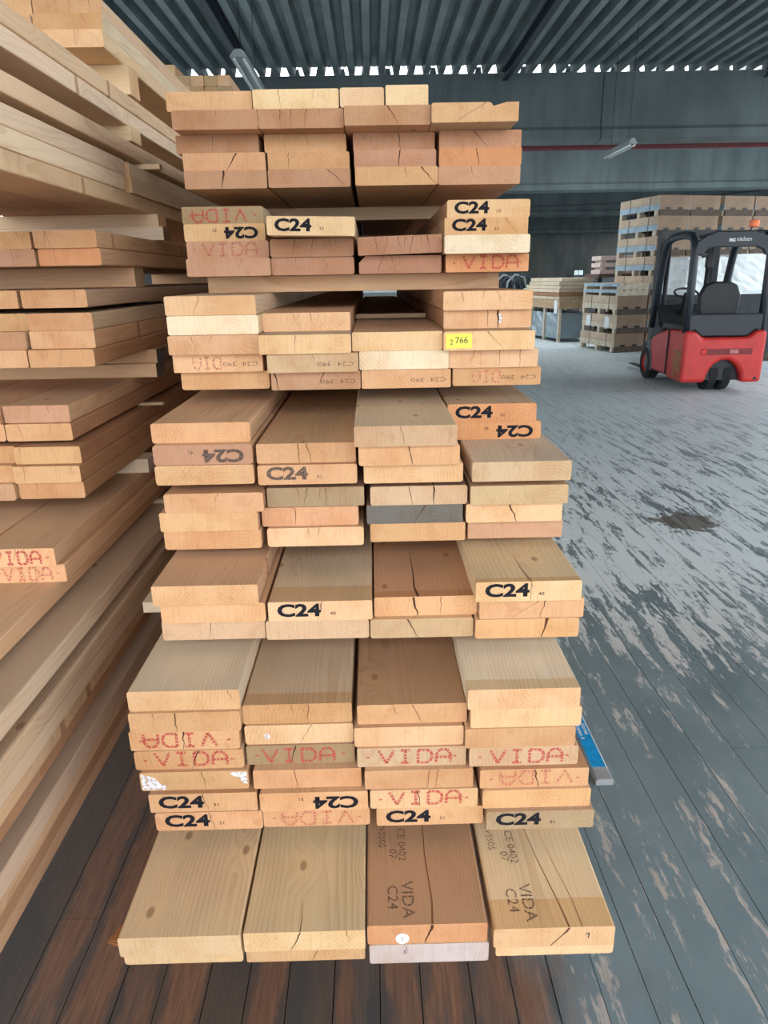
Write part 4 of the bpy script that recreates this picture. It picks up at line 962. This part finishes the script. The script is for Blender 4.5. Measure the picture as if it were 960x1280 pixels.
# end-wall window, lit by the sky behind it
M_glass = NT('lit_window_pane'); M_glass.set(color=lin(210, 230, 235), rough=0.2); M_glass.b.inputs['Emission Color'].default_value = lin(215, 240, 245); M_glass.b.inputs['Emission Strength'].default_value = 0.5; M_glass = M_glass.m
e = empty('window_1', (12.75, YE-0.06, 0.98)); tag(e, 'small bright window in the dark end wall', 'window', **ST)
for a in range(2):
    for b in range(2): MB().box(a*0.29, a*0.29+0.25, 0, 0.03, b*0.36, b*0.36+0.30).build('pane', M_glass, e)
MB().box(-0.06, 0.60, 0.03, 0.055, -0.06, 0.72).build('window_frame', M_blackp, e)

# ------------------------------------------------------------------ hanging lamps
M_lampw = plain('white_lamp_enamel', (150, 160, 160), 0.5, 0, 0.04); M_tube = plain('unlit_fluorescent_tube', (226, 232, 232), 0.3, 0, 0.02)
def lamp(x, y, z, L, label, w=0.16, top=ZR+0.005):
    e = empty('fluorescent_lamp', (x, y, z)); tag(e, label, 'lamp', 'fluorescent lamps')
    MB().prism([(-w/2, 0), (w/2, 0), (w*0.3, 0.055), (w*0.15, 0.075), (-w*0.15, 0.075), (-w*0.3, 0.055)], 0, L, 'y').build('housing', M_lampw, e)
    for s in (-1, 1): MB().tube([(s*w*0.27, 0.03, -0.018), (s*w*0.27, L-0.03, -0.018)], 0.017, 8).build('tube', M_tube, e, smooth=True)
    for yy in (0.2, L-0.2): MB().tube([(0, yy, 0.07), (0, yy, top-z)], 0.004, 5).build('hanger', M_iron, e)
    return e
lamp(-1.42, 9.0, 3.76, 1.5, 'grey twin-tube lamp hanging above the back of the middle stack', 0.2)
lamp(3.92, 11.45, 3.22, 1.22, 'white fluorescent lamp hanging before the concrete beams, left of the forklift', 0.13)
lamp(6.95, 12.0, 4.35, 1.4, 'grey fluorescent lamp under the roof above the forklift, at the right edge')
mb = MB(); mb.tube([(X0+22.0*k/24, 24.0, 3.45+1.2*((k-15)/15)**2) for k in range(25)], 0.03, 6)
tag(mb.build('sagging_cable', M_strap, None, True), 'dark cable sagging across the hall behind the beams', 'cable')

# ------------------------------------------------------------------ blue-labelled block on the floor by the stack
M_blue = plain('blue_printed_film', (18, 150, 214), 0.45, 0, 0.10, 40.0)
bl = empty('wrapped_block', (0.643, 1.645, 0.0), math.radians(0)); tag(bl, 'grey block with a blue printed label lying on the floor beside the middle stack', 'block')
mb = MB(); mb.prism([(-0.024, 0), (0.024, 0), (0.026, 0.004), (0.026, 0.018), (0.021, 0.022), (-0.021, 0.022), (-0.026, 0.018), (-0.026, 0.004)], 0.0, 0.40, 'y'); mb.build('body', plain('grey_block_foam', (150, 152, 152), 0.8, 0, 0.1), bl, bevel=0.003)
MB().box(-0.022, 0.022, 0.055, 0.40, 0.0215, 0.0228).build('label_film', M_blue, bl)
MB().box(0.0195, 0.0225, 0.05, 0.40, 0.0228, 0.0232).build('label_border', M_wtxt, bl)
for s, xx, yy, sz in (('Norsea', 0.009, 0.235, 0.019), ('Jonvaration A', -0.010, 0.235, 0.019)):
    q = obj('lettering', text_mesh(s, sz, 1.0, 0.0003, M_wtxt), bl)
    q.matrix_local = Matrix(((0, 0, 1, xx), (-1, 0, 0, yy), (0, -1, 0, 0.0238), (0, 0, 0, 1)))
